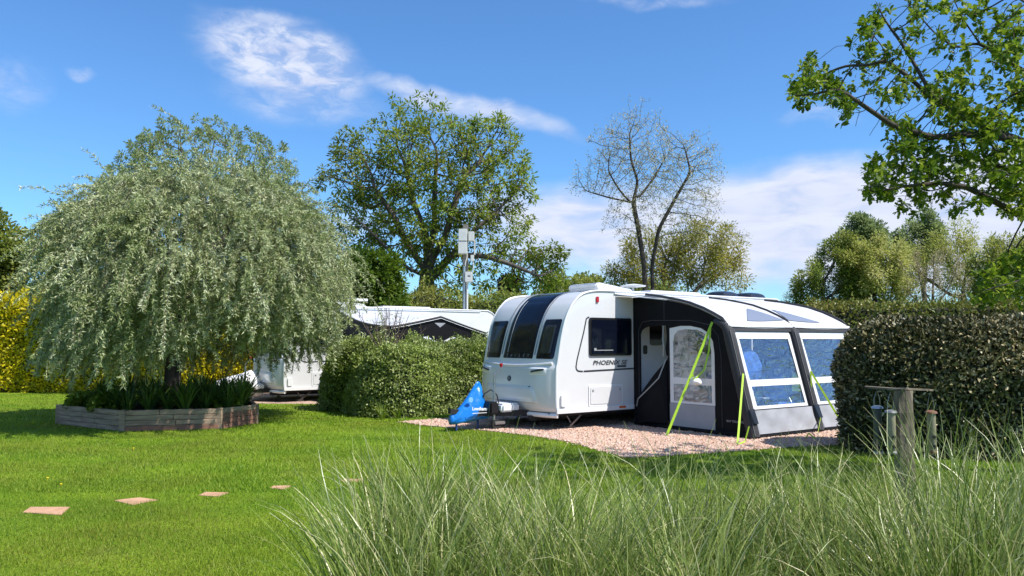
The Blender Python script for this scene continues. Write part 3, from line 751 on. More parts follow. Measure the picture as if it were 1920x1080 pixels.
    # jockey wheel
    jw = MB(); jw.tube([(-.80, .86, .18), (-.80, .86, .98)], .024, 10); jw.tube([(-.80, .86, .45), (-.80, .86, .5)], .036, 10); jw.build('jockey_tube', M['galv'], root, smooth=True)
    jh = MB().tube([(-.80, .86, .98), (-.80, .86, 1.06), (-.72, .80, 1.14), (-.70, .78, 1.2)], .013, 7).build('jockey_handle', M['galv'], root, smooth=True)
    MB().lathe((-.70, .78, 1.19), [(.018, 0), (.03, .05), (.03, .07), (.01, .075)], 10).build('knob', M['red'], jh)
    MB().lathe((-.76, .86, .115), [(.05, -.035), (.1, -.035), (.1, .035), (.05, .035)], 18, 'y').build('jockey_wheel', M['tyre'], root)
    MB().box(-.82, -.58, .80, .92, .11, .17).build('jockey_bracket', M['galv'], root, bevel=.01)
    MB().tube([(-.95, 1.05, .5), (-.93, 1.0, .68), (-.80, .96, .76), (-.68, .94, .66), (-.62, .95, .46)], .013, 6).build('breakaway_cable', M['black'], root, smooth=True)
    # roof
    rl = MB(); pr = [(1.78, 2.67), (1.66, 2.82), (1.68, 2.89), (1.80, 2.91), (2.7, 2.80), (2.85, 2.68)]
    rl.prism(pr, lambda a, b_, t: Vector((a, .72 + t, b_)), .85); rl = rl.build('sunroof', M['van'], root, bevel=.03, seg=3)
    MB().prism([(1.92, .8), (2.66, .8), (2.66, 1.49), (1.92, 1.49)], lambda a, b_, t: Vector((a, b_, 2.914 - (a - 1.80) * .122 + t)), .012).build('sunroof_glass', M['vglass'], rl)
    if not second:
        an = MB().lathe((2.35, .35, 2.66), [(.03, 0), (.02, .14), (.06, .14), (.25, .16), (.26, .18), (.1, .21), (.02, .215)], 24).build('aerial_dish', M['trim'], root, smooth=True)
        MB().lathe((2.35, .35, 2.655), [(.06, 0), (.05, .05), (.02, .06)], 12).build('aerial_foot', M['black'], an)
        MB().box(3.0, 4.6, .45, 1.15, 2.66, 2.78).build('rooflight', M['trim'], root, bevel=.03, seg=3)
        for x0, x1, v0 in ((5.0, 5.6, .15), (5.95, 6.6, .15)):
            vs = []; fs = []; k = 10
            for i in range(k + 1):
                for j in range(k + 1):
                    a = 2 * i / k - 1; c = 2 * j / k - 1
                    vs.append((x0 + (x1 - x0) * i / k, v0 + .6 * j / k, 2.675 + .16 * (max(0, (1 - a ** 4) * (1 - c ** 4))) ** .5))
            for i in range(k):
                for j in range(k): q_ = i * (k + 1) + j; fs.append((q_, q_ + 1, q_ + k + 2, q_ + k + 1))
            MB().add(vs, fs).build('roof_dome', M['glasscut'], root, smooth=True)
    else:
        MB().box(3.2, 4.9, .5, 1.2, 2.66, 2.76).build('rooflight', M['trim'], root, bevel=.03)
        an = MB(); an.tube([(2.2, .5, 2.66), (2.2, .5, 2.9)], .02, 6); an.box(2.05, 2.65, .42, .58, 2.88, 2.95); an.build('aerial', M['trim'], root)
    return root
van = make_caravan(C0, TH1, 'white touring caravan with three dark front windows and a blue hitch cover in front')
van2 = make_caravan(C2, TH2, 'white touring caravan half hidden behind the weeping silver tree', True)

# ---------------------------------------------------------------- blue hitch cover
def cover(th, C, secs, name, label, m, cat='cover'):
    root = empty(name, C, th); tag(root, label, cat); root.scale = (1, 1.07, 1)
    vs = []; fs = []; k = 14
    for (x, zt_, zb, wt, wb) in secs:
        for j in range(k):
            a = 2 * pi * j / k; s_ = sin(a); c_ = cos(a); zz = zb + (zt_ - zb) * (.5 + .5 * s_); wd = wb + (wt - wb) * (.5 + .5 * s_)
            yy = 1.125 + math.copysign(abs(c_) ** .55, c_) * wd
            vs.append((x + .012 * math.sin(j * 2.3 + x * 9), yy + .012 * math.sin(x * 13 + j * 1.7), zz + .008 * math.sin(j * 3 + x * 11)))
    n = len(secs)
    fs = [(i * k + j, i * k + (j + 1) % k, (i + 1) * k + (j + 1) % k, (i + 1) * k + j) for i in range(n - 1) for j in range(k)] + [tuple(range(k)), tuple(range((n - 1) * k, n * k))]
    me = bpy.data.meshes.new('sheet'); me.from_pydata(vs, [], fs); bm = bmesh.new(); bm.from_mesh(me)
    bmesh.ops.subdivide_edges(bm, edges=bm.edges, cuts=2, use_grid_fill=True, smooth=.4); bmesh.ops.recalc_face_normals(bm, faces=bm.faces); bm.to_mesh(me); bm.free()
    me.polygons.foreach_set('use_smooth', [True] * len(me.polygons))
    link('sheet', me, m, root); return root
secs = [(-1.60, .30, .13, .05, .07), (-1.50, .36, .13, .06, .10), (-1.36, .48, .15, .06, .15), (-1.2, .66, .17, .05, .19), (-1.08, .83, .19, .035, .21), (-1.0, .92, .2, .025, .21), (-.95, .90, .2, .03, .2), (-.89, .72, .2, .05, .2), (-.84, .5, .21, .08, .19), (-.80, .42, .24, .09, .17)]
cv = cover(TH1, C0, secs, 'hitch_cover', 'bright blue vinyl cover over the hitch in front of the near caravan', M['blue'])
rot = Matrix.Rotation(R(90), 4, 'X')
text_obj('Lowdhams', .085, 'printed_name', M['white'], cv, Matrix.Translation((-1.28, .885, .40)) @ Matrix.Rotation(R(3), 4, 'Y') @ rot, bold=.003, width=.34)
MB().box(-1.28, -.95, .878, .882, .335, .345).build('printed_line', M['white'], cv)
MB().lathe((-1.24, .985, .585), [(.05, 0), (.05, -.004)], 20, 'y').build('printed_emblem', mat('pale_blue_print', (.2, .45, .8), .4), cv)
for x in (-1.48, -1.0): MB().tube([(x, 1.1, .02), (x, 1.1, .2)], .02, 6).build('strap_end', mat('navy_strap', (.02, .05, .2), .6), cv)
cv2 = cover(TH2, C2 + Vector((0, 0, 0)), [(-1.6, .52, .1, .08, .2), (-1.5, .60, .1, .1, .3), (-1.15, .70, .1, .16, .4), (-.8, .78, .1, .16, .42), (-.55, .88, .12, .08, .42), (-.42, .70, .12, .1, .4), (-.3, .45, .15, .15, .35)], 'hitch_cover', 'white cover with teal marks over the hitch beside the raised planter', mat('white_vinyl', (.75, .76, .77), .4, bump=.6, bscale=6, bdist=.06))
MB().box(-1.25, -1.0, .55, .556, .25, .4).build('printed_mark', mat('teal_print', (.05, .4, .45), .4), cv2)

# ================================================================ main awning (in the caravan's own axes, d = distance out from its side)
AX = 1.958; AW = 3.78; DB = 2.87; DT = 2.33; ZT = 1.98; HB = AW / 2
aw = empty('caravan_awning', C0, TH1); tag(aw, 'black and grey inflatable awning with white roof and clear windows on the near caravan', 'awning', 'awnings fixed to the caravans')
RP = [(.0, 2.57), (.35, 2.56), (.786, 2.50), (1.2, 2.42), (1.461, 2.36), (1.8, 2.245), (2.03, 2.144), (2.22, 2.05), (2.33, 1.98)]
def roofz(d, x):
    for i in range(len(RP) - 1):
        if RP[i][0] <= d <= RP[i + 1][0]:
            f = (d - RP[i][0]) / (RP[i + 1][0] - RP[i][0]); z = RP[i][1] * (1 - f) + RP[i + 1][1] * f; break
    else: z = RP[-1][1]
    k = ((x - AX) / HB) % 1.0
    return z - .035 * math.sin(pi * k) * min(1, d) + .0
vs = []; fs = []; ds = [0, .15, .35, .6, .786, 1.0, 1.2, 1.461, 1.65, 1.8, 1.92, 2.03, 2.22, 2.33, 2.39]; nx = 40
for i in range(nx + 1):
    x = AX - .02 + (AW + .04) * i / nx
    for d in ds: vs.append((x, -d - .03, roofz(min(d, 2.33), x) + .03 - (.05 if d > 2.35 else 0)))
nd = len(ds)
for i in range(nx):
    for j in range(nd - 1): q_ = i * nd + j; fs.append((q_, q_ + 1, q_ + nd + 1, q_ + nd))
rf = MB().add(vs, fs).build('roof', M['roof_fab'], aw, smooth=True)
md = rf.modifiers.new('thick', 'SOLIDIFY'); md.thickness = .012
# front wing of the roof running forward along the rail
MB().add([(1.50, -.03, 2.61), (AX, -.03, 2.61), (AX - .01, -.95, 2.48), (1.50, -.03, 2.595), (AX, -.03, 2.595), (AX - .01, -.95, 2.465)], [(0, 1, 2), (3, 5, 4), (0, 2, 5, 3)]).build('roof_wing', M['roof_fab'], aw)
for k in (.25, .75 + .25, 1.25):
    pass
def on_roof(x, d): return Vector((x, -d - .03, roofz(d, x) + .038))
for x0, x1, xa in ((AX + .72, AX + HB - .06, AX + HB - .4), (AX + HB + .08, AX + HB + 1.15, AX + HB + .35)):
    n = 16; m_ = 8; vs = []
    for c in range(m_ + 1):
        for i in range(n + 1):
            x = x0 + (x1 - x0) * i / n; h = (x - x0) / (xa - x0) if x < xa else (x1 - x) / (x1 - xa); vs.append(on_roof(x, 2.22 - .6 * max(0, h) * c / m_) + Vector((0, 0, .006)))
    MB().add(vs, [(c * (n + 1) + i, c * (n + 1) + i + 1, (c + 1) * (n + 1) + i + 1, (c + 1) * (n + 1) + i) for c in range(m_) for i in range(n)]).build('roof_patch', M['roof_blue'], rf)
# black piping over the beams
for x in (AX, AX + HB, AX + AW):
    pts = [(x, -d - .03, roofz(d, x) + .045) for d in ds[2:-2]] + [(x, -2.37, 1.96)]
    MB().tube(pts, .022 if x == AX + HB else .03, 6).build('beam_piping', M['fab_dark'], aw, smooth=True)
# side wall with a door opening
def side(xw):
    return lambda a, b_, t: Vector((xw - t, -a - .03, b_))
wallp = [(0, .06)] + [(DB - .02, .03)] + [(DT + .0, ZT - .02)] + [(d, z - .01) for d, z in RP[::-1][1:]]
opening = [(.20, .55), (.20, 1.82), (.24, 1.90), (.32, 1.95), (.42, 1.97), (.88, 1.985), (.90, 1.75), (.86, 1.55), (.88, 1.42), (.93, 1.38), (.86, 1.28), (.70, 1.12), (.5, .88), (.33, .66)]
winl = [(.97, .52), (.97, 1.93), (1.25, 1.97), (1.5, 1.965), (1.75, 1.92), (1.92, 1.83), (2.02, 1.68), (2.05, 1.45), (2.05, .52)]
sw = MB().prism(wallp, side(AX), .012, holes=[opening, winl]).build('side_wall', M['fab_black'], aw)
arch = [(1.06, 1.0), (1.06, 1.68), (1.09, 1.80), (1.18, 1.88), (1.33, 1.905), (1.66, 1.895), (1.83, 1.82), (1.94, 1.68), (1.975, 1.5), (1.975, 1.0)]
low = [(1.06, .56), (1.06, .88), (1.975, .88), (1.975, .56)]
wf = MB().prism(winl, side(AX + .004), .012, holes=[arch, low]).build('side_window_frame', M['fab_white'], aw)
MB().prism(arch, side(AX + .0), .002).build('pane', M['pvc'], wf); MB().prism(low, side(AX + .0), .002).build('pane', M['pvc'], wf)
gp_ = [(.97, .09), (.97, .515), (2.05, .515), (2.05, .09)]
MB().prism(gp_, side(AX - .018), .006).build('side_kick_panel', M['fab_grey'], aw)
# rolled door flap drawn across the opening
MB().add([(AX - .03, -.93, 1.32), (AX - .12, -.85, .9), (AX - .16, -.5, .12), (AX - .06, -.12, .05), (AX - .05, -.22, .62), (AX - .05, -.97, .12), (AX - .07, -.62, 1.02)],
         [(0, 1, 6), (1, 2, 4, 6), (2, 3, 4), (0, 5, 1), (1, 5, 2)]).build('door_flap', M['fab_black'], aw)
MB().tube([(AX - .04, -.93, 1.34), (AX - .17, -.86, .98), (AX - .2, -.55, .72), (AX - .12, -.25, .55), (AX - .07, -.16, .4)], .012, 5).build('door_zip', M['seal'], aw, smooth=True)
MB().tube([(AX - .02, -.86, 1.98), (AX - .03, -.84, 1.72), (AX - .06, -.9, 1.56), (AX - .03, -.85, 1.40)], .012, 5).build('door_zip', M['seal'], aw, smooth=True)
# stitched seams on the dark wall
for pts in ([(.15, .3), (.15, 1.9), (.25, 2.06), (.5, 2.09), (1.5, 2.07), (1.95, 1.98), (2.14, 1.78), (2.2, 1.4), (2.2, .15)], [(.84, 2.1), (.84, 2.5)]):
    MB().tube([(AX - .014, -a - .03, b_) for a, b_ in pts], .005, 4).build('seam', mat('seam_thread', (.07, .07, .08), .8), sw)
text_obj('BAY TOURING', .055, 'printed_name', M['seal'], sw, Matrix.Translation((AX - .016, -2.33, .26)) @ Matrix.Rotation(R(-90), 4, 'Z') @ Matrix.Rotation(R(90), 4, 'X'), width=.36)
# front wall: sloping plane
def fr(a, b_, t):
    d = DB - (DB - DT) / ZT * b_; return Vector((a, -d - .03 - t, b_ - t * .2))
WX = [AX, AX + HB, AX + AW]
for i in range(2):
    a0, a1 = WX[i] + .12, WX[i + 1] - .12
    wtop = 1.86; wbot = .50; lw_ = a0 + .03; rw_ = a1 - .02
    outer = [(lw_, wbot), (lw_ - .02, wtop - .06), (lw_ + .02, wtop), (rw_ - .03, wtop), (rw_, wtop - .06), (rw_, wbot)]
    MB().prism([(a0 - .1, 1.97), (a1 + .1, 1.97), (a1 + .1, .1), (a0 - .1, .1)], fr, .008, holes=[outer]).build('front_wall', M['fab_dark'], aw)
    p1 = [(lw_ + .10, 1.0), (lw_ + .07, 1.73), (rw_ - .09, 1.73), (rw_ - .06, 1.0)]
    p2 = [(lw_ + .12, .55), (lw_ + .1, .89), (rw_ - .07, .89), (rw_ - .06, .55)]
    f_ = MB().prism(outer, lambda a, b_, t: fr(a, b_, t + .004), .012, holes=[p1, p2]).build('front_window_frame', M['fab_white'], aw)
    for p_ in (p1, p2): MB().prism(p_, lambda a, b_, t: fr(a, b_, t), .002).build('pane', M['pvc'], f_)
    # lower fabric with slack folds
    vs = []; fs = []; n = 30; m_ = 8
    for a in range(n + 1):
        for c in range(m_ + 1):
            x = a0 - .08 + (a1 - a0 + .16) * a / n; z = .10 + .395 * c / m_
            wv = (.02 * math.sin(x * 7 + z * 5) + .014 * math.sin(x * 17 - z * 9)) * math.sin(pi * c / m_)
            vs.append(fr(x, z, .06 + wv))
    for a in range(n):
        for c in range(m_): q_ = a * (m_ + 1) + c; fs.append((q_, q_ + 1, q_ + m_ + 2, q_ + m_ + 1))
    MB().add(vs, fs).build('kick_panel', M['fab_grey'], aw, smooth=True)
    MB().prism([(a0 - .1, .01), (a1 + .1, .01), (a1 + .1, .12), (a0 - .1, .12)], lambda a, b_, t: fr(a, b_, t + .02), .03).build('ground_flap', M['fab_black'], aw, bevel=.008)
for i, x in enumerate(WX):
    pts = [fr(x, z, .0) for z in np.linspace(.03, 1.86, 12)] + [Vector((x, -2.33, 1.94)), Vector((x, -2.23, 2.0)), Vector((x, -2.1, 2.05))]
    lg = MB().tube(pts, [.105] * 11 + [.10, .08, .06, .05], 12).build('air_leg', M['fab_dark'], aw, smooth=True)
    p_ = fr(x, .42, .105); MB().add([p_ + Vector((-.07, .03, .12)), p_ + Vector((.07, .03, .12)), p_ + Vector((.08, -.02, -.14)), p_ + Vector((-.08, -.02, -.14)), p_ + Vector((-.05, -.07, -.12)), p_ + Vector((.05, -.07, -.12))], [(0, 1, 2, 3), (0, 3, 4), (1, 5, 2), (0, 4, 5, 1), (3, 2, 5, 4)]).build('valve_flap', M['black'], lg)
    for s_ in (-.06, .06): MB().tube([fr(x + s_, z, .098) for z in np.linspace(.1, 1.9, 8)], .004, 4).build('seam', M['seal'], lg)
# front valance and far wall
MB().prism([(WX[0] - .02, 1.87), (WX[2] + .02, 1.87), (WX[2] + .02, 1.99), (WX[0] - .02, 1.99)], lambda a, b_, t: fr(a, b_, t + .02), .02).build('valance', M['fab_dark'], aw)
MB().prism([(WX[0] - .02, 1.955), (WX[2] + .02, 1.955), (WX[2] + .02, 2.0), (WX[0] - .02, 2.0)], lambda a, b_, t: fr(a, b_, t + .045), .01).build('roof_edge', M['fab_white'], aw)
farw = [(1.0, .6), (1.0, 1.8), (2.1, 1.75), (2.1, .6)]
fw = MB().prism(wallp, side(AX + AW + .01), .012, holes=[farw]).build('far_wall', M['fab_black'], aw)
MB().prism(farw, side(AX + AW), .002).build('pane', M['pvc'], fw)
# hem on the side wall
MB().tube([(AX - .02, -d, .05) for d in np.linspace(.05, DB, 14)], .05, 6).build('side_hem', M['fab_black'], aw, smooth=True)

# ---------------------------------------------------------------- guy straps
def strap(a, b, wd, label, loops=()):
    root = empty('guy_strap', Vector(b)); tag(root, label, 'guy strap', 'lime green storm straps'); b0 = Vector(b)
    MB().bar(Vector(a) - b0, Vector((0, 0, .03)), wd * .8, .004, up=(-.2, -1, .1)).build('webbing', M['lime'], root)
    for lp in loops:
        m = MB()
        for p, q_ in zip(lp, lp[1:]): m.bar(Vector(p) - b0, Vector(q_) - b0, wd * .55, .003, up=(-.2, -1, .1))
        m.build('loose_tail', M['lime'], root)
    MB().tube([(0, 0, -.05), (.01, 0, .07), (.03, -.01, .08)], .006, 6).build('ground_peg', M['galv'], root)
    return root
A1 = loc1(AX - .02, -2.05, 2.03); G1 = gp(1250, 820); G1.z = 0
d_ = A1 - G1
k1 = strap(A1, G1, .055, 'long lime green guy strap slanting across the side window of the awning', [[G1 + d_ * .96, G1 + d_ * .8 + Vector((.1, 0, -.1)), G1 + d_ * .66 + Vector((.13, 0, -.16)), G1 + d_ * .52 + Vector((.06, 0, -.07)), G1 + d_ * .55]])
pp = G1 + d_ * .5
m = MB(); m.tube([pp - G1, at(1306, 706, pp.y - .1) - G1], .006, 5); m.build('tie_cord', M['white'], k1)
# a knotted white rag hung on the strap
rg = at(1307, 716, pp.y - .1); me = bpy.data.meshes.new('knotted_rag'); bm = bmesh.new(); bmesh.ops.create_icosphere(bm, subdivisions=3, radius=.07)
vv = np.array([v.co[:] for v in bm.verts]); nz_ = snoise(vv, 22, 3)
for v, k in zip(bm.verts, nz_): v.co *= 1 + .22 * k
bm.to_mesh(me); bm.free(); o = link('rag', me, M['white']); o.location = rg; tag(o, 'small white rag knotted on the slanting lime strap', 'rag')
A2 = loc1(AX - .03, -2.72, 1.12); G2 = gp(1383, 836)
strap(A2, G2, .04, 'lime green strap hanging nearly upright at the awning front corner', [[A2, A2 + Vector((-.06, -.02, -.25)), A2 + Vector((-.05, -.03, -.45))], [G2 + Vector((0, 0, .02)), G2 + Vector((.15, .1, .06)), G2 + Vector((.22, .1, .3))]])
A3 = loc1(WX[1], -2.76, 1.12); G3 = gp(1588, 812)
strap(A3, G3, .045, 'lime green guy strap crossing the far front window of the awning', [[A3, A3 + Vector((0, -.02, -.3))]])
G4 = gp(1532, 826)
strap(loc1(WX[1] + .02, -2.93, .28), G4, .04, 'short lime green strap at the foot of the middle awning leg', [[G4, G4 + Vector((-.12, .05, .12)), G4 + Vector((-.16, .1, .02))]])

# ---------------------------------------------------------------- things inside the awning
def chair(loc, rz, label, jacket):
    root = empty('folding_chair', loc, rz); tag(root, label, 'chair', 'folding chairs inside the awning')
    fr_ = MB()
    for s_ in (-.26, .26):
        fr_.tube([(s_, -.25, .02), (s_, .22, .62)], .012, 6); fr_.tube([(s_, .28, .02), (s_, -.22, .44), (s_, -.22, .64), (s_, .2, .66)], .012, 6); fr_.tube([(s_, .18, .42), (s_, .36, 1.12)], .012, 6)
    fr_.build('frame', M['galv'], root)
    MB().box(-.25, .25, -.24, .2, .42, .45).build('seat', M['bluecloth'] if jacket else M['fab_dark'], root, bevel=.01)
    MB().prism([(-.25, .5), (.25, .5), (.25, 1.12), (-.25, 1.12)], lambda a, b_, t: Vector((a, .2 + (b_ - .45) * .25 + t, b_)), .03).build('backrest', M['bluecloth'] if jacket else M['fab_dark'], root, bevel=.01)
    return root
c_ = loc1(AX + .62, -1.9); chair(c_, TH1 + R(10), 'folding camping chair under a blue jacket behind the near front window', True)
c_ = loc1(AX + 2.5, -1.7); chair(c_, TH1 - R(20), 'blue folding camping chair behind the far front window', True)
# jacket over the chair back
bm = bmesh.new(); bmesh.ops.create_icosphere(bm, subdivisions=4, radius=1)
vv = np.array([v.co[:] for v in bm.verts]); nz_ = snoise(vv, 3.5, 8)
for v, k in zip(bm.verts, nz_): v.co = Vector((v.co.x * .34, v.co.y * .13, v.co.z * .38)) * (1 + .16 * k)
me = bpy.data.meshes.new('jacket'); bm.to_mesh(me); bm.free(); me.polygons.foreach_set('use_smooth', [True] * len(me.polygons))
o = link('jacket', me, M['bluecloth']); o.location = loc1(AX + .72, -2.22, 1.16) ; o.rotation_euler = (0, 0, TH1); tag(o, 'bright blue jacket draped on the chair behind the near front window', 'jacket')
tb = empty('camping_table', loc1(AX + 1.55, -1.5), TH1); tag(tb, 'low pale camping table inside the awning between the chairs', 'table')
MB().box(-.4, .4, -.3, .3, .55, .58).build('tabletop', M['trim'], tb, bevel=.008)
for x in (-.36, .36):
    for y in (-.26, .26): MB().tube([(x, y, .01), (x, y, .55)], .014, 6).build('leg', M['galv'], tb)

# ================================================================ second awning
aw2 = empty('caravan_awning', C2, TH2); tag(aw2, 'black awning with peaked front on the far caravan behind the middle hedge', 'awning', 'awnings fixed to the caravans')
B0 = 1.61; BW = 2.95; BD = 3.0
def rz2(d, x):
    k = (x - B0) / BW; pk = 2.08 + (2.36 - 2.08) * (1 - abs(k - .5) * 2) ** 1.15 if k < .5 else 1.93 + (2.36 - 1.93) * max(0, 1 - abs(k - .5) * 2) ** 1.05
    f = d / BD; return 2.50 * (1 - f) + pk * f - .10 * math.sin(pi * f) * (1 if k < .1 else .3)
vs = []; fs = []; nx = 24; nd = 10
for i in range(nx + 1):
    for j in range(nd + 1): x = B0 + BW * i / nx; d = BD * j / nd; vs.append((x, -d - .03, rz2(d, x)))
for i in range(nx):
    for j in range(nd): q_ = i * (nd + 1) + j; fs.append((q_, q_ + 1, q_ + nd + 2, q_ + nd + 1))
o = MB().add(vs, fs).build('roof', M['roof_fab'], aw2, smooth=True); md = o.modifiers.new('thick', 'SOLIDIFY'); md.thickness = .01
pts = [(0, .05), (BD, .05)] + [(BD * j / 10, rz2(BD * j / 10, B0) - .02) for j in range(10, -1, -1)]
hole = [(.35, .4), (.35, 1.55), (.6, 1.75), (1.9, 1.72), (2.2, 1.5), (2.2, .4)]
s2 = MB().prism(pts, side(B0), .012, holes=[hole]).build('side_wall', M['fab_dark'], aw2)
MB().tube([(B0 - .02, -a - .03, b_) for a, b_ in hole[:-1] + [(2.2, .4)]], .03, 6).build('door_edge', M['seal'], aw2, smooth=True)
MB().prism(hole, side(B0 + .02), .002).build('pane', M['pvc'], s2)
tp = [(B0 + BW * i / 24, rz2(BD, B0 + BW * i / 24) - .01) for i in range(25)]
frn = lambda a, b_, t: Vector((a, -BD - .03 - t, b_))
holes = [[(B0 + .25, .7), (B0 + .25, 1.55), (B0 + .5, 1.78), (B0 + 1.1, 1.82), (B0 + 1.35, 1.7), (B0 + 1.35, .7)], [(B0 + 1.6, .7), (B0 + 1.6, 1.7), (B0 + 1.85, 1.82), (B0 + 2.4, 1.72), (B0 + 2.7, 1.5), (B0 + 2.7, .7)]]
f2 = MB().prism([(B0, .05), (B0 + BW, .05)] + tp[::-1], frn, .012, holes=holes).build('front_wall', M['fab_black'], aw2)
for h in holes:
    ce = (sum(p[0] for p in h) / len(h), sum(p[1] for p in h) / len(h)); inn = [((p[0] - ce[0]) * .8 + ce[0], (p[1] - ce[1]) * .84 + ce[1]) for p in h]
    wf = MB().prism(h, lambda a, b_, t: Vector((a, -BD - .02 - t, b_)), .012, holes=[inn]).build('front_window_frame', M['fab_white'], aw2)
    MB().prism(inn, lambda a, b_, t: Vector((a, -BD - .02 - t, b_)), .002).build('pane', M['pvc'], wf)
MB().add([frn(B0 + 1.3, 2.17, .016), frn(B0 + 1.65, 2.17, .016), frn(B0 + 1.475, 2.05, .016)], [(0, 1, 2)]).build('gable_vent', M['fab_grey'], f2)
MB().tube([(a, -BD - .06, b_ - .02) for a, b_ in tp], .03, 6).build('front_beam', M['fab_dark'], aw2, smooth=True)
MB().tube([(a, -BD - .085, b_ - .06) for a, b_ in tp], .008, 5).build('edge_piping', M['fab_white'], aw2, smooth=True)
MB().tube([(B0 - .02, -BD * j / 10 - .03, rz2(BD * j / 10, B0) - .02) for j in range(11)], .028, 6).build('side_beam', M['fab_dark'], aw2, smooth=True)
# ================================================================ leaves
M['silver'] = leafmat('silver_leaf', [(.12, .165, .05), (.31, .36, .15), (.52, .55, .31), (.7, .72, .52)], trans=.22, rough=.5, tint=(.22, .28, .07), nscale=.9, nmix=.5)
M['ash'] = leafmat('ash_leaf', [(.10, .17, .012), (.18, .27, .02), (.28, .36, .035), (.4, .44, .08)], trans=.45, tint=(.14, .13, .03), nscale=.35, nmix=.5)
M['buds'] = leafmat('young_leaf', [(.35, .32, .16), (.45, .42, .22), (.5, .45, .28), (.3, .32, .1)], trans=.3)
M['olive'] = leafmat('olive_leaf', [(.13, .16, .03), (.25, .26, .05), (.38, .35, .07), (.34, .24, .07)], trans=.48, tint=(.36, .33, .06), nscale=.4, nmix=.6)
M['oak'] = leafmat('oak_leaf', [(.04, .09, .006), (.09, .16, .01), (.17, .25, .018), (.32, .38, .04)], trans=.5, rough=.45, spec=.35)
M['dark'] = leafmat('dark_leaf', [(.03, .07, .01), (.06, .12, .012), (.12, .2, .02), (.2, .28, .04)], trans=.35, tint=(.15, .22, .02), nscale=.6, nmix=.5)
M['mid'] = leafmat('green_leaf', [(.11, .16, .025), (.19, .26, .04), (.3, .36, .07), (.4, .42, .11)], trans=.48, tint=(.34, .31, .08), nscale=.3, nmix=.6)
M['willow'] = leafmat('willow_leaf', [(.26, .32, .05), (.38, .43, .09), (.5, .52, .17), (.56, .52, .24)], trans=.5, tint=(.34, .33, .07), nscale=.3, nmix=.6)
M['brownleaf'] = leafmat('brown_haze_leaf', [(.34, .26, .16), (.42, .33, .2), (.42, .38, .22), (.28, .27, .12)], trans=.3)
M['bluegreen'] = leafmat('grey_green_leaf', [(.17, .23, .09), (.26, .33, .13), (.36, .42, .19)], trans=.45)
M['yellow'] = leafmat('golden_leaf', [(.3, .29, .008), (.52, .46, .008), (.72, .6, .01), (.85, .72, .025)], trans=.35, rough=.4, tint=(.45, .42, .01), nscale=1.2, nmix=.5)
M['varieg'] = leafmat('grey_green_leaf', [(.08, .13, .02), (.2, .26, .05), (.36, .41, .15), (.46, .52, .24)], trans=.3, rough=.45, tint=(.25, .34, .03), nscale=.9, nmix=.5)
M['elaeag'] = leafmat('olive_bronze_leaf', [(.018, .026, .008), (.045, .055, .018), (.18, .165, .065), (.6, .5, .29)], trans=.12, rough=.45, spec=.4)
M['hedgeg'] = leafmat('hedge_leaf', [(.05, .08, .012), (.11, .15, .02), (.2, .22, .035), (.3, .25, .07)], trans=.3, tint=(.25, .21, .045), nscale=.5, nmix=.5)
M['strap'] = leafmat('strap_leaf', [(.03, .065, .01), (.06, .12, .02), (.12, .19, .035)], trans=.3, rough=.4)
M['lady'] = leafmat('lime_leaf', [(.1, .16, .015), (.17, .24, .02), (.24, .3, .04)], trans=.25)
M['tallgrass'] = leafmat('tall_grass', [(.02, .05, .004), (.06, .12, .01), (.21, .27, .055), (.35, .42, .11), (.72, .64, .36)], trans=.3, rough=.35, spec=.6)

# ================================================================ raised planter with weeping silver tree
pc = Vector((-7.3, 17.0, 0)); pl = empty('raised_planter', pc); tag(pl, 'low many sided timber planter bed round the weeping silver tree', 'planter')
poly = [Vector((a, b, 0)) - pc for a, b in PLANTER]
cen = sum(poly, Vector()) / len(poly)
for i in range(len(poly)):
    a, b = poly[i], poly[(i + 1) % len(poly)]; d = (b - a).normalized(); o_ = Vector((d.y, -d.x, 0)); a2 = a + d * .05; b2 = b - d * .05
    s = MB()
    L_ = (b2 - a2).length
    for k in range(4):
        z = .05 + k * .098
        cut = L_ * random.uniform(.35, .65); ins = o_ * random.uniform(-.004, .01)
        for p, q_ in ((a2, a2 + d * (cut - .004)), (a2 + d * (cut + .004), b2)):
            s.bar(p - o_ * .04 + ins + Vector((0, 0, z)), q_ - o_ * .04 + ins + Vector((0, 0, z)), .08, .092)
    sp = s.build('side_panel', M['timber'], pl, bevel=.006, seg=1)
    if i in (2, 1):
        tag(sp, 'side boards of the planter stained red near the ground')
        s = MB()
        for k in range(1 if i == 1 else 3): s.bar(a2 + o_ * .006 + Vector((0, 0, .05 + k * .098)), b2 + o_ * .006 + Vector((0, 0, .05 + k * .098)), .012, .088)
        s.build('stained_board', M['timber_red'], sp)
for p in poly: MB().bar(p + (cen - p).normalized() * .05, p + (cen - p).normalized() * .05 + Vector((0, 0, .40)), .11, .11, up=(1, 0, 0)).build('corner_post', M['timber'], pl, bevel=.006, seg=1)
MB().prism([((p + (cen - p).normalized() * .1).x, (p + (cen - p).normalized() * .1).y) for p in poly], lambda a, b, t: (a, b, .26 + t), .06).build('soil', M['soil'], pl)

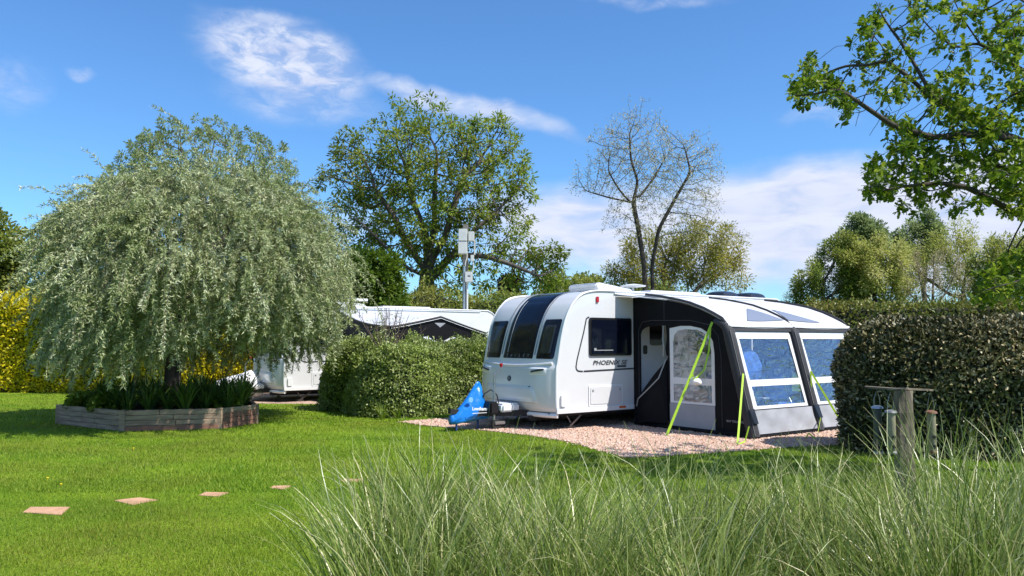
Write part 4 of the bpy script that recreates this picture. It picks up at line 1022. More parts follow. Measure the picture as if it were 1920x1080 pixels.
def strap_leaves(n, ln, seed, wd=.035):
    g = np.random.default_rng(seed); vs = []; fs = []; rn = []
    for i in range(n):
        a = g.uniform(0, 2 * pi); lean = g.uniform(.15, .75); l = ln * g.uniform(.6, 1.15); s0 = np.array([cos(a), sin(a), 0]) * g.uniform(0, .06); side = np.array([-sin(a), cos(a), 0]); p = s0.copy(); ang = lean * .5; k = 7; b = len(vs); r_ = g.uniform()
        for j in range(k + 1):
            t = j / k; w_ = wd * (1 - t ** 2.2) * (.55 + .9 * min(t * 2, 1) * .5) + .002
            vs += [p - side * w_ / 2, p + side * w_ / 2]; rn += [r_, r_]
            ang += lean * 2.0 / k * (.5 + t); ang = min(ang, 2.5)
            p = p + np.array([cos(a) * sin(ang), sin(a) * sin(ang), cos(ang)]) * l / k
        fs += [(b + 2 * j, b + 2 * j + 1, b + 2 * j + 3, b + 2 * j + 2) for j in range(k)]
    return fast_mesh('strap_leaves', np.array(vs), np.array(fs), rn)
pm = [strap_leaves(46, .62, s, .045) for s in range(5)]
g = np.random.default_rng(5); spots = []
while len(spots) < 44:
    p = np.array([[g.uniform(-9.2, -5.2), g.uniform(15.1, 18.7), 0]])
    c_ = np.array([cen.x + pc.x, cen.y + pc.y, 0]); pin = c_ + (p - c_) * 1.13
    if inpoly(pin, PLANTER)[0] and all(np.linalg.norm(p[0, :2] - q_[:2]) > .33 for q_ in spots) and not (p[0, 0] < -8.1 and p[0, 1] < 16.6): spots.append(p[0])
for i, p in enumerate(spots):
    me = pm[i % 5]
    if len(me.materials) == 0: me.materials.append(M['strap'])
    o = link('strap_leaf_plant', me); o.location = (p[0], p[1], .30); o.rotation_euler = (0, 0, g.uniform(0, 6)); s_ = g.uniform(.8, 1.25); o.scale = (s_, s_, s_)
    tag(o, 'dark green strap-leaved plant crowded under the weeping tree in the planter', 'plant', 'strap-leaved plants filling the planter')
lm_labels = ['lime green mounded plant at the left end of the planter', 'lime green mounded plant second from the left end of the planter', 'yellowish leafy plant spilling over the right end of the planter', 'dark green leafy mound between the lime green plants and the strap leaves']
for i, (x, y, r_, h_) in enumerate(((-8.72, 16.45, .36, .30), (-7.95, 15.9, .36, .34), (-5.72, 16.2, .25, .25), (-8.35, 16.4, .3, .3))):
    n = 900; d = rnd_dir(n); d[:, 2] = abs(d[:, 2]); P = d * np.array([r_, r_, h_]) * RNG.uniform(.6, 1.05, (n, 1))
    o = scatter('mounded_plant', OVAL, P, d + rnd_dir(n) * .6, d + np.array([0, 0, .8]) + rnd_dir(n) * .4, RNG.uniform(.06, .1, n), RNG.uniform(.06, .09, n), M['lady'] if i != 3 else M['strap'])
    o.location = (x, y, .33); tag(o, lm_labels[i], 'plant', 'mounded plants in the planter')

# ---- weeping silver tree
def weeping():
    base = Vector((-7.2, 17.0, .30)); root = empty('weeping_tree', base); tag(root, 'weeping silver-leaved tree standing in the timber planter', 'tree')
    b = np.array(base); g = np.random.default_rng(31)
    tr = [np.array([0, 0, 0.]), np.array([.03, 0, .8]), np.array([-.04, .05, 1.6]), np.array([.05, 0, 2.4])]
    limbs = []
    for i in range(11):
        a = i * 2.4 + .3; r1 = g.uniform(1.4, 2.3); h = g.uniform(3.6, 4.7)
        limbs.append([np.array([.03, 0, g.uniform(1.5, 2.3)]), np.array([cos(a) * r1 * .45, sin(a) * r1 * .45, h * .72]), np.array([cos(a) * r1, sin(a) * r1, h * .93])])
    att = ell_att(1100, (.2, 0, 2.9), (2.8, 2.6, 2.25), hollow=.45, low=-.25, seed=3, lump=.16)
    nodes, par = colonize([tr] + limbs, att, .16, 1.5, .22, 70, (0, 0, .1), 3); rad = pipe(nodes, par, .17, .007)
    wood('trunk', nodes, par, rad, M['bark'], root)
    # weeping strands from the shell of the dome
    LP = []; LF = []; LR = []; sv = []; sf = []; off = 0
    ns = 3900
    d = unit(g.normal(size=(ns * 2, 3))); hgt = g.uniform(1.2, 4.95, ns * 2)        # height of each spray's start
    az_ = g.uniform(0, 2 * pi, ns * 2)
    prof = np.where(hgt > 2.5, 2.85 * np.sqrt(np.maximum(0.02, 1 - (np.abs(hgt - 2.5) / 2.55) ** 2.3)), 2.85 - .30 * (2.5 - hgt))
    dirs_ = np.stack([np.cos(az_), np.sin(az_), (hgt - 2.5) / 3.0], 1)
    lump = 1 + .12 * snoise(dirs_, 2.4, 12) + .10 * snoise(dirs_, 5.5, 13)
    depth_ = np.where(g.uniform(size=ns * 2) < .8, g.uniform(.80, 1.0, ns * 2), g.uniform(.4, .8, ns * 2))
    rad_ = prof * lump * depth_
    hole = snoise(dirs_, 5.5, 40)
    ok = (g.uniform(size=ns * 2) < np.clip((prof + .25) / 3.3, .12, 1)) & ~((hole < -.22) & (depth_ > .78) & (g.uniform(size=ns * 2) < .8))
    st = np.stack([rad_ * np.cos(az_) + .62, rad_ * np.sin(az_), hgt], 1)[ok][:ns]; dz_ = dirs_[ok][:ns]; print('sprays', len(st))
    for i in range(len(st)):
        p = st[i].copy(); o_ = np.array([dz_[i, 0], dz_[i, 1], 0]); up = max(0, dz_[i, 2])
        v = o_ * (.6 if up > .1 else .3) + np.array([0, 0, .55 * up - .1]) + g.normal(size=3) * .38
        az = math.atan2(dz_[i, 1], dz_[i, 0]); endz = .90 + .2 * math.sin(az * 5 + 1) + .13 * math.sin(az * 11) + g.uniform(-.15, .45) + .85 * max(0, math.cos(az + .45)) ** 2
        ln = g.uniform(.35, 1.25) if up > .25 else g.uniform(.5, 1.5)
        if g.uniform() < .03: ln *= 1.6; v = v * 1.6 + np.array([0, 0, .3])
        stp = .06; n = int(ln / stp); pts = []; bend = g.uniform(.06, .15)
        for j in range(n):
            pts.append(p.copy()); v = v * .92 + np.array([0, 0, -bend]) + g.normal(size=3) * .06; v /= max(np.linalg.norm(v), .6); p = p + v * stp
            if p[2] + base.z < endz: break
        if len(pts) < 4: continue
        pts = np.array(pts); k = len(pts); tone = g.uniform()
        nw = int(k * stp / .045); t = (np.arange(nw) + g.uniform(size=nw) * .5) / nw * (k - 1); i0 = t.astype(int).clip(0, k - 2); fq = (t - i0)[:, None]
        c0 = pts[i0] * (1 - fq) + pts[i0 + 1] * fq; tg = unit(pts[i0 + 1] - pts[i0]); nl = 5
        c0 = np.repeat(c0, nl, 0); tg = np.repeat(tg, nl, 0)
        LP.append(c0); LF.append(tg * .8 + unit(g.normal(size=(len(c0), 3)))); LR.append(np.clip(.45 * tone + .55 * g.uniform(size=len(c0)), 0, 1))
        if i % 2 == 0:
            a3 = np.array([[.006, 0, 0], [-.003, .005, 0], [-.003, -.005, 0]]); V = (pts[::2, None] + a3[None]).reshape(-1, 3); m_ = len(pts[::2]); idx = off + np.arange(m_ * 3).reshape(m_, 3)
            sv.append(V); sf.append(np.stack([idx[:-1], np.roll(idx[:-1], -1, 1), np.roll(idx[1:], -1, 1), idx[1:]], -1).reshape(-1, 4)); off += m_ * 3
    link('hanging_twigs', fast_mesh('hanging_twigs', np.concatenate(sv), np.concatenate(sf)), M['twig'], root)
    P = np.concatenate(LP); Fd = np.concatenate(LF); rn = np.concatenate(LR)
    print('silver leaves', len(P))
    scatter('crown', DIAMOND, P, Fd, rnd_dir(len(P)) + np.array([0, 0, .4]), RNG.uniform(.055, .115, len(P)), RNG.uniform(.013, .021, len(P)), M['silver'], root, rn)
weeping()

# ================================================================ trees behind
def P3(px, py, Y): v = at(px, py, Y); return (v.x, v.y, v.z)
def ball(px, py, Y, rpx, n, rz=1.0, ry=None, seed=0, hollow=.3, lump=.25, low=-1):
    r = rpx / F * Y; return ell_att(n, P3(px, py, Y), (r, ry or r, r * rz), hollow, low, seed, lump)
# tall green tree behind the silver one
Y = 27.0
att = np.concatenate([ball(380, 400, Y, 182, 2600, 1.03, seed=1, hollow=.75, lump=.1), ball(290, 400, Y, 110, 300, 1, seed=2), ball(480, 410, Y, 100, 300, 1, seed=3)])
bx = P3(390, 600, Y)[0]
tree('broadleaf_tree', 'rounded dark green tree rising just behind the weeping silver tree', 'tree', (bx, Y, 0), [(bx, Y, 0), (bx + .1, Y, 1.5), (bx, Y, 3.2)], att, .2, 2.5, .26, .2, M['bark_grey'], M['bluegreen'], OVAL, 42000, .10, .04, .13, .02, tuft=True, group='trees behind the pitches', seed=5)
# left tree
Y = 31.0; bx = P3(10, 600, Y)[0]
att = np.concatenate([ball(-5, 500, Y, 60, 400, 1.1, seed=4), ball(-60, 470, Y, 80, 400, 1.1, seed=6)])
tree('broadleaf_tree', 'dark green tree at the left edge above the golden hedge', 'tree', (bx - 1, Y, 0), [(bx - 1, Y, 0), (bx - 1, Y, 2.5)], att, .3, 2.5, .45, .2, M['bark'], M['mid'], OVAL, 22000, .15, .09, .4, .04, group='trees behind the pitches', seed=6)
# dark green thicket right of the silver tree
Y = 30.0; bx = P3(690, 600, Y)[0]
att = np.concatenate([ball(690, 540, Y, 62, 350, 1.1, seed=7), ball(660, 570, Y, 50, 250, 1, seed=8), ball(715, 580, Y, 50, 250, 1, seed=9)])
tree('evergreen_bush', 'bright green bushy tree between the silver tree and the ash trunk', 'tree', (bx, Y, 0), [(bx, Y, 0), (bx, Y, 1.4)], att, .25, 2.5, .35, .14, M['bark'], M['dark'], OVAL, 26000, .15, .09, .35, .03, group='trees behind the pitches', seed=7)
# ash
Y = 36.0; bx = P3(803, 600, Y)[0]
att = np.concatenate([ball(805, 345, Y, 140, 900, .95, seed=10, lump=.5), ball(700, 330, Y, 90, 300, 1.1, seed=11), ball(910, 330, Y, 95, 350, 1.1, seed=12), ball(690, 430, Y, 75, 220, 1, seed=13),
                      ball(930, 450, Y, 85, 260, .9, seed=14), ball(1000, 500, Y, 65, 240, .8, seed=15), ball(770, 245, Y, 50, 120, .8, seed=16), ball(650, 280, Y, 35, 60, 1, seed=17), ball(925, 270, Y, 35, 70, 1.4, seed=18), ball(980, 345, Y, 32, 70, 1, seed=19), ball(1035, 480, Y, 32, 50, 1, seed=20), ball(850, 500, Y, 90, 150, .6, seed=51)])
tr = [(bx, Y, 0), (bx, Y, 2.0), P3(800, 530, Y), P3(800, 490, Y)]
lim = [[P3(800, 510, Y), P3(762, 455, Y), P3(735, 400, Y - .6), P3(700, 350, Y - 1)], [P3(800, 500, Y), P3(800, 440, Y + .4), P3(775, 380, Y + .5), P3(760, 310, Y)], [P3(802, 500, Y), P3(835, 445, Y), P3(850, 390, Y - .5), P3(870, 330, Y - .6)],
       [P3(803, 530, Y), P3(845, 480, Y - .5), P3(890, 430, Y - 1), P3(930, 400, Y - 1)], [P3(800, 520, Y), P3(760, 500, Y - 1), P3(715, 455, Y - 1.5), P3(680, 420, Y - 2)], [P3(850, 478, Y - .6), P3(910, 480, Y - 1.3), P3(970, 500, Y - 1.8), P3(1010, 520, Y - 2)], [P3(805, 480, Y), P3(815, 420, Y + 1), P3(815, 350, Y + 1.5), P3(820, 290, Y + 1.3)]]
tree('ash_tree', 'large leafy ash tree with forked trunk between the two caravans', 'tree', (bx, Y, 0), tr, att, .27, 2.6, .36, .36, M['bark_grey'], M['ash'], DIAMOND, 30000, .19, .08, .27, .03, tuft=True, group='trees behind the pitches', seed=8, limbs=lim, tip=.013, droop=.2)
# nearly bare tree
Y = 33.0; bx = P3(1212, 600, Y)[0]
att = np.concatenate([ball(1190, 300, Y, 95, 1300, .95, seed=21, lump=.3, hollow=.1), ball(1265, 330, Y, 85, 1000, 1.0, seed=22, hollow=.1), ball(1300, 400, Y, 60, 300, 1, seed=23, hollow=.1), ball(1120, 330, Y, 50, 170, .8, seed=24), ball(1180, 410, Y, 55, 200, .8, seed=25), ball(1085, 355, Y, 25, 40, .5, seed=26), ball(1310, 300, Y, 45, 170, 1.2, seed=27), ball(1375, 450, Y, 35, 70, .6, seed=28)])
tr = [(bx, Y, 0), P3(1210, 560, Y), P3(1208, 500, Y), P3(1197, 430, Y), P3(1187, 380, Y)]
lim = [[P3(1187, 380, Y), P3(1196, 340, Y), P3(1183, 300, Y + .3), P3(1180, 250, Y)], [P3(1187, 385, Y), P3(1160, 355, Y - .5), P3(1140, 320, Y - .8)], [P3(1185, 380, Y), P3(1140, 370, Y + .4), P3(1095, 357, Y + .6)], [P3(1225, 570, Y), P3(1222, 500, Y), P3(1235, 430, Y - .3), P3(1262, 380, Y - .4), P3(1295, 322, Y - .6), P3(1282, 270, Y - .6)], [P3(1195, 375, Y), P3(1225, 335, Y + .7), P3(1245, 300, Y + .8)]]
tree('bare_tree', 'slender nearly bare tree with dark forked stems behind the near caravan', 'tree', (bx, Y, 0), tr, att, .19, 2.2, .2, .13, M['bark'], M['buds'], DIAMOND, 12000, .11, .03, .12, .012, group='trees behind the pitches', seed=9, limbs=lim, tip=.007, bias=(.05, 0, .34))
# olive thicket under it
Y = 38.0; bx = P3(1270, 600, Y)[0]
att = np.concatenate([ball(1230, 500, Y, 75, 400, .8, seed=30), ball(1300, 480, Y, 80, 500, .85, seed=31), ball(1360, 515, Y, 45, 200, 1, seed=32), ball(1170, 520, Y, 40, 200, 1, seed=33)])
tree('hawthorn_thicket', 'olive and rusty leafed bushy tree behind the bare tree', 'tree', (bx, Y, 0), [(bx, Y, 0), (bx, Y, 1.5)], att, .35, 3, .5, .18, M['bark_grey'], M['olive'], DIAMOND, 21000, .15, .055, .42, .05, group='trees behind the pitches', seed=10, clump=(.7, -.35))

# right-hand background trees
def bgtree(name, label, px, Y, balls, lm, n, ls, lw, bark='twig', seed=0, clump=None, sp=.5, bias=(0, 0, .2), r0=.16, step=.45, keep=1.0, tip=.01, droop=0):
    bx = P3(px, 600, Y)[0]; att = np.concatenate([ball(a, b, Y, r, k, rz, seed=seed * 7 + i, hollow=.15, lump=.4) for i, (a, b, r, k, rz) in enumerate(balls)] + [ball(a, b + r * .8, Y, r * 1.0, k // 2, .8, seed=seed * 9 + i, hollow=.15) for i, (a, b, r, k, rz) in enumerate(balls)])
    att = att[att[:, 2] > .8]
    return tree(name, label, 'tree', (bx, Y, 0), [(bx, Y, 0), (bx, Y, 1.2)], att, step, 3.5, .6, r0, M[bark], lm, DIAMOND, int(n * .8), ls * .75, lw * .8, sp * 1.1, .03, group='trees beyond the right-hand hedges', seed=seed, clump=clump, bias=bias, keep=keep, tip=tip, droop=droop)
bgtree('poplar', 'dark pointed tree on the left of the far right-hand group', 1612, 52, [(1612, 450, 26, 200, 1.9), (1590, 450, 18, 100, 1.5), (1640, 450, 20, 120, 1.6)], M['bluegreen'], 15000, .26, .12, seed=21, sp=.5, bias=(0, 0, .5))
bgtree('poplar', 'dark pointed tree in the middle of the far right-hand group', 1745, 53, [(1745, 450, 22, 200, 2.3), (1722, 460, 16, 100, 1.8), (1690, 460, 18, 120, 1.6)], M['bluegreen'], 15000, .26, .12, seed=22, sp=.5, bias=(0, 0, .5))
bgtree('willow_shrub', 'yellow green bushy tree leftmost of the far right-hand group', 1555, 42, [(1545, 520, 48, 300, .9), (1580, 500, 42, 250, 1.1), (1510, 540, 30, 150, .7)], M['mid'], 22000, .2, .08, seed=23, sp=.4, clump=(.8, -.5))
bgtree('willow_shrub', 'bright yellow green round tree in front of the pointed trees', 1640, 42, [(1635, 500, 60, 450, 1.0), (1650, 540, 50, 250, .8)], M['willow'], 34000, .2, .08, seed=24, sp=.4)
bgtree('bare_shrub', 'brown twiggy leafless shrub in the middle of the right-hand group', 1745, 40, [(1730, 510, 45, 500, 1.0), (1770, 510, 45, 400, 1.0)], M['brownleaf'], 7000, .1, .04, seed=25, sp=.2, step=.28, r0=.12, tip=.009)
bgtree('willow_shrub', 'pale green feathery tree behind the brown twiggy shrub', 1800, 46, [(1790, 480, 45, 300, 1.1), (1830, 490, 45, 300, .9), (1700, 490, 40, 200, 1)], M['willow'], 20000, .2, .07, seed=26, sp=.45)
bgtree('willow_shrub', 'green rounded tree at the right edge above the long hedge', 1885, 42, [(1870, 500, 50, 300, 1.0), (1930, 490, 55, 300, 1.0)], M['mid'], 24000, .2, .08, seed=27, sp=.42)
bgtree('bare_shrub', 'thin grey twiggy shrub at the left end of the right-hand group', 1500, 44, [(1500, 545, 30, 200, .8), (1480, 555, 20, 80, .6)], M['brownleaf'], 2500, .1, .04, seed=28, sp=.2, step=.28, r0=.08, tip=.009)
bgtree('distant_tree', 'small distant green tree just above the roof skylight', 1105, 75, [(1105, 535, 28, 120, .6)], M['mid'], 5000, .35, .2, seed=29, sp=.6, step=.6)
bgtree('distant_tree', 'small distant green tree left of the roof skylight', 1050, 70, [(1045, 540, 36, 150, .7)], M['mid'], 6500, .35, .2, seed=30, sp=.6, step=.6)
bgtree('copper_tree', 'small dark copper leaved tree beside the near caravan roof', 957, 58, [(957, 545, 20, 120, .9)], leafmat('copper_leaf', [(.025, .012, .012), (.05, .02, .018), (.03, .025, .02)], trans=.1), 5000, .3, .18, seed=31, sp=.5, step=.5)
for o in bpy.data.objects:
    if o.name.startswith(('distant_tree', 'copper_tree')): o['group'] = 'trees behind the pitches'

# ================================================================ oak on the right
def oak():
    Y = 9.6; b = at(2230, 1000, Y); b.z = 0; root = empty('oak_tree', b); tag(root, 'near oak tree reaching lobed leafy branches in from the top right', 'tree'); B = np.array(b)
    def Q(px, py, dy=0): return np.array(P3(px, py, Y + dy)) - B
    tr = [np.array([0, 0, 0.]), np.array([-.1, 0, 1.2]), Q(2215, 470), Q(2190, 340), Q(2170, 150), Q(2150, -100)]
    lim = [[Q(2190, 330), Q(2050, 300), Q(1960, 285), Q(1889, 258), Q(1815, 222), Q(1752, 188), Q(1701, 142), Q(1660, 112)],
           [Q(1889, 258), Q(1825, 252, -.3), Q(1750, 258, -.5), Q(1675, 236, -.6), Q(1616, 196, -.6), Q(1573, 166, -.6), Q(1524, 177, -.6), Q(1484, 180, -.6)],
           [Q(2200, 430), Q(2050, 430), Q(1920, 408, -.2), Q(1862, 376, -.3), Q(1809, 349, -.3), Q(1760, 343, -.4), Q(1690, 350, -.5), Q(1635, 362, -.5)],
           [Q(2180, 300), Q(2040, 200, .5), Q(1920, 134, .5), Q(1836, 80, .5), Q(1803, 32, .4), Q(1780, -20, .4)],
           [Q(2180, 200), Q(2040, 60, -.6), Q(1960, 30, -.8), Q(1900, -10, -.8)],
           [Q(1752, 188), Q(1720, 130, .2), Q(1690, 80, .2), Q(1660, 40, .2), Q(1643, 5, .2)],
           [Q(1836, 80, .5), Q(1790, 90, .5), Q(1750, 60, .6), Q(1716, 20, .6)],
           [Q(2200, 440), Q(2030, 520, -.8), Q(1940, 520, -1), Q(1880, 535, -1), Q(1845, 545, -1)],
           [Q(1960, 285), Q(1900, 320, .4), Q(1840, 300, .5), Q(1790, 290, .5)]]
    bl = [(1500, 165, 28, 10), (1530, 125, 24, 9), (1560, 160, 24, 9), (1500, 182, 18, 6), (1577, 180, 22, 7), (1635, 100, 34, 13), (1640, 28, 20, 7), (1650, 45, 16, 4), (1672, 140, 22, 6), (1600, 195, 22, 6), (1680, 185, 20, 5), (1625, 165, 14, 3), (1700, 60, 20, 6), (1725, 10, 26, 8), (1780, 20, 26, 8),
          (1740, 160, 36, 14), (1770, 185, 36, 14), (1800, 210, 44, 18), (1850, 180, 40, 13), (1810, 120, 30, 9), (1875, 130, 40, 14), (1780, 70, 25, 8), (1900, 60, 45, 20), (1850, 30, 34, 10), (1900, 200, 40, 16), (1880, 260, 40, 16), (1820, 260, 34, 12),
          (1700, 255, 40, 16), (1650, 300, 26, 8), (1700, 300, 46, 22), (1750, 290, 40, 18), (1640, 330, 22, 8), (1625, 365, 20, 6), (1660, 350, 30, 10), (1740, 340, 44, 18), (1720, 385, 26, 8), (1800, 310, 36, 14), (1850, 310, 32, 11), (1880, 340, 36, 14), (1790, 380, 24, 6), (1850, 370, 30, 9), (1905, 380, 36, 14), (1915, 300, 36, 14), (1945, 180, 50, 18), (1960, 350, 50, 18),
          (1860, 525, 26, 12), (1840, 545, 20, 8), (1895, 500, 30, 14), (1920, 540, 30, 14), (1950, 480, 40, 14), (2020, 250, 90, 30), (2050, 90, 90, 26), (2060, 420, 80, 24)]
    att = []; clus = []
    g = np.random.default_rng(9)
    for px, py, r, n in bl:
        for k in range(int(n)):
            a = g.uniform(0, 6.28); rr = r * math.sqrt(g.uniform()); dy = g.normal() * .6
            q_ = Q(px + rr * cos(a), py + rr * sin(a), dy); clus.append(q_); att.append(q_)
    # bare shoots that stand out of the foliage
    bare = [(1590, 45), (1600, 60), (1615, 75), (1690, 30), (1740, 100), (1765, 110), (1680, 105), (1720, 90), (1580, 215), (1600, 240), (1625, 255), (1580, 235), (1710, 205), (1690, 215), (1660, 220), (1770, 130), (1640, 175), (1655, 205), (1745, 395), (1800, 395)]
    for px, py in bare: att.append(Q(px, py, g.normal() * .3))
    nodes, par = colonize([tr] + lim, np.array(att), .08, 1.4, .09, 90, (0, 0, .03), 4); rad = pipe(nodes, par, .11, .0035, 2.1)
    wood('trunk', nodes, par, rad, M['bark'], root)
    # a whorl of leaves at the nearest twig to every cluster
    P = []; Fd = []; S_ = []; rn = []
    for c in clus:
        for w_ in range(1 if g.uniform() < .6 else 2):
            i = int(np.linalg.norm(nodes - c, axis=1).argmin()); t = nodes[i] - nodes[par[i]]; t /= np.linalg.norm(t) + 1e-9
            o_ = (nodes[i] if w_ == 0 else c) + g.normal(size=3) * .05; n = int(g.integers(12, 20)); bri = g.uniform(0, .6)
            for k in range(n):
                d = unit((g.normal(size=(1, 3))) + t * .6)[0]; d[2] -= .12; P.append(o_ + d * .015 + t * g.uniform(-.09, .03)); Fd.append(d); S_.append(g.uniform(.055, .10)); rn.append(min(1, bri + g.uniform(0, .5)))
    P = np.array(P); Fd = np.array(Fd); S_ = np.array(S_); print('oak leaves', len(P))
    scatter('crown', LOBED, P, Fd, rnd_dir(len(P)) * .7 + np.array([0, 0, 1.0]), S_, S_ * .66, M['oak'], root, np.array(rn))
oak()

# ================================================================ hedges
# golden hedge on the left
a = gp(-260, 737); b = gp(560, 735)
hedge('golden_hedge', 'tall clipped bright golden hedge along the left edge of the lawn', (a.x, a.y + .7), (b.x, b.y + .7), 1.5, 3.05, .45, M['yellow'], 95000, .115, .058, group='clipped hedges', amp=.07, core='core_y', outb=.5, upb=.5, seed=3, depth=.14)
hedge('golden_hedge', 'second golden hedge showing just above the back of the first', (-24, 28.2), (-13.5, 28.2), 1.5, 3.5, .6, M['yellow'], 16000, .13, .065, group='clipped hedges', amp=.22, core='core_y', seed=4, tufts=.3)
# middle hedge between the pitches
f_ = Vector((cos(R(36)), sin(R(36)), 0)); s_ = Vector((-f_.y, f_.x, 0))
near = gp(692, 786); mid = near + s_ * 1.75
m0 = mid + f_ * .15; m1 = mid + f_ * 5.6
hedge('variegated_hedge', 'grey green leafy hedge between the two caravans', (m0.x, m0.y), (m1.x, m1.y), 3.5, 1.57, .7, M['varieg'], 95000, .062, .036, group='clipped hedges', tmpl=OVAL, amp=.2, nfreq=2.0, tufts=.36, seed=5, depth=.14)
# dark hedge on the right
hA = Vector((4.95, 11.9, 0)); hB = Vector((11.5, 10.0, 0)); hd = (hB - hA).normalized(); hn = Vector((-hd.y, hd.x, 0))
hA2 = hA + hn * 1.0; hB2 = hB + hn * 1.0
hedge('bronze_hedge', 'dense dark olive hedge with bronze topped leaves at the right', (hA2.x, hA2.y), (hB2.x, hB2.y), 2.0, 2.0, .85, M['elaeag'], 105000, .078, .034, group='clipped hedges', tmpl=OVAL, amp=.09, seed=6, depth=.12, outb=.6, upb=.5, tufts=.08)
# long hedge behind on the right, and green thickets behind the caravans
hedge('long_hedge', 'long green and rusty topped hedge beyond the awning on the right', (9.2, 25.2), (30, 23.2), 2.0, 2.85, .5, M['hedgeg'], 52000, .12, .06, group='clipped hedges', amp=.16, tufts=.35, seed=7, depth=.16)
hedge('field_hedge', 'olive green hedge behind the two caravans under the ash tree', (-9, 33.5), (8, 33.5), 2.4, 3.45, .7, M['mid'], 52000, .15, .07, group='clipped hedges', amp=.5, nfreq=.8, tufts=.7, seed=8, depth=.25)
hedge('field_hedge', 'dark field hedge low behind the near caravan and awning', (8, 40), (34, 44), 2.4, 3.4, .7, M['hedgeg'], 26000, .2, .1, group='clipped hedges', amp=.4, nfreq=.6, tufts=.4, seed=9, depth=.25)
hedge('field_hedge', 'dark field hedge at the far left behind the golden hedges', (-34, 36), (-9, 36), 2.4, 4.2, .9, M['dark'], 30000, .2, .1, group='clipped hedges', amp=.5, nfreq=.6, tufts=.5, seed=10, depth=.25)

# bare twiggy shrub poking out of the middle hedge
def twigs():
    b = at(728, 640, 18.6); b.z = 0; root = empty('twiggy_shrub', b); tag(root, 'bare brown twigs of a shrub sticking up out of the middle hedge', 'shrub'); g = np.random.default_rng(2)
    m = MB()
    for i in range(26):
        a = g.uniform(0, 6.28); s0 = np.array([g.normal() * .12, g.normal() * .12, 1.3]); top = s0 + np.array([cos(a) * g.uniform(.15, .75), sin(a) * g.uniform(.1, .5), g.uniform(.6, 1.25)])
        mid_ = (s0 + top) / 2 + g.normal(size=3) * .05; m.tube([(s0[0] * .3, s0[1] * .3, .05), s0, mid_, top], [.014, .01, .008, .004], 4)
        for k in range(3):
            t = g.uniform(.3, .9); p = mid_ * (1 - t) + top * t; q_ = p + g.normal(size=3) * .13 + np.array([0, 0, .16]); m.tube([p, q_], [.005, .003], 3)
    m.build('stems', M['twig'], root)
    P = []
    for i in range(120): P.append([g.normal() * .25, g.normal() * .2, g.uniform(1.7, 2.3)])
    P = np.array(P); scatter('young_leaves', DIAMOND, P, rnd_dir(len(P)), rnd_dir(len(P)), .05, .025, M['buds'], root)
twigs()
# weeds at the foot of the middle hedge
for i, (px, py) in enumerate(((700, 783), (716, 787), (745, 785))):
    o = link('grass_tuft', strap_leaves(40, .5 - .08 * i, 60 + i, .014)); o.data.materials.append(M['lady']); o.location = gp(px, py)
    tag(o, 'tuft of long grass growing at the foot of the middle hedge', 'grass tuft', 'grass tufts by the middle hedge')

# ================================================================ utility pole
Y = 27.0
def pole():
    top = at(874, 421, Y); b = Vector((top.x, Y, 0)); root = empty('utility_pole', b); tag(root, 'grey wooden utility pole carrying pale meter boxes in front of the ash tree', 'pole')
    z = lambda py: at(874, py, Y).z
    k = Y / F
    MB().box(-.11, .07, -.08, .08, 0, z(421)).build('post', M['pole'], root, bevel=.02)
    MB().tube([(-.05, -.12, 0), (-.05, -.12, z(500))], .05, 8).build('conduit', M['galv'], root, smooth=True)
    MB().tube([(.05, -.11, 0), (.05, -.11, z(525))], .035, 8).build('conduit', M['cabinet'], root, smooth=True)
    MB().tube([(-.02, -.13, z(500)), (0, -.14, z(490)), (.04, -.12, z(484)), (.06, -.12, z(440))], .018, 6).build('cable', M['cabinet'], root, smooth=True)
    def bx(x0, x1, y0, y1, p0, p1, nm, mm='cabinet'):
        return MB().box((x0 - 874) * k, (x1 - 874) * k, y0, y1, z(p1), z(p0)).build(nm, M[mm], root, bevel=.015)
    bx(861, 877, -.42, -.13, 432, 454.5, 'upper_box'); bx(860.5, 877, -.42, -.13, 455.5, 478, 'lower_box'); bx(879, 890, -.30, -.1, 436, 454, 'small_box')
    bx(889, 892, -.14, -.10, 451, 479, 'side_trunking'); bx(883, 889.5, -.2, -.1, 479, 491, 'junction_box'); bx(887, 889, -.12, -.08, 491, 512, 'side_trunking')
    mb_ = bx(873, 887, -.34, -.1, 511, 530, 'meter_box'); MB().box((878.5 - 874) * k, (883.5 - 874) * k, -.345, -.338, z(520), z(518)).build('meter_slot', M['decal'], mb_)
pole()

# ================================================================ bird feeder post
Y = 6.1
def feeder_post():
    t = at(1691, 732, Y); b = Vector((t.x, Y, 0)); root = empty('feeder_post', b); tag(root, 'weathered lichen covered wooden post with a thin cross board on top', 'post')
    H = t.z; m = MB(); g = np.random.default_rng(3); k = 10; n = 16; vs = []
    for i in range(n + 1):
        for j in range(k):
            a = 2 * pi * j / k + .3; rr = .066 * (1 + .08 * g.normal()) ; vs.append((math.copysign(abs(cos(a)) ** .6, cos(a)) * rr + .004 * g.normal(), math.copysign(abs(sin(a)) ** .6, sin(a)) * rr, H * i / n))
    m.add(vs, [(i * k + j, i * k + (j + 1) % k, (i + 1) * k + (j + 1) % k, (i + 1) * k + j) for i in range(n) for j in range(k)] + [tuple(range(n * k, n * k + k))]); m.build('post', M['oldwood'], root)
    c = Vector((0, -.02, H + .008))
    MB().bar(c + Vector((-.235, .12, .012)), c + Vector((.01, -.02, .0)), .09, .014).build('cross_board', M['oldwood'], root)
    MB().bar(c + Vector((-.02, .0, .006)), c + Vector((.27, .16, -.012)), .09, .014).build('cross_board', M['oldwood'], root)
    return b, H
fb, FH = feeder_post()
clear = bpy.data.materials.new('cloudy_tube'); clear.use_nodes = True
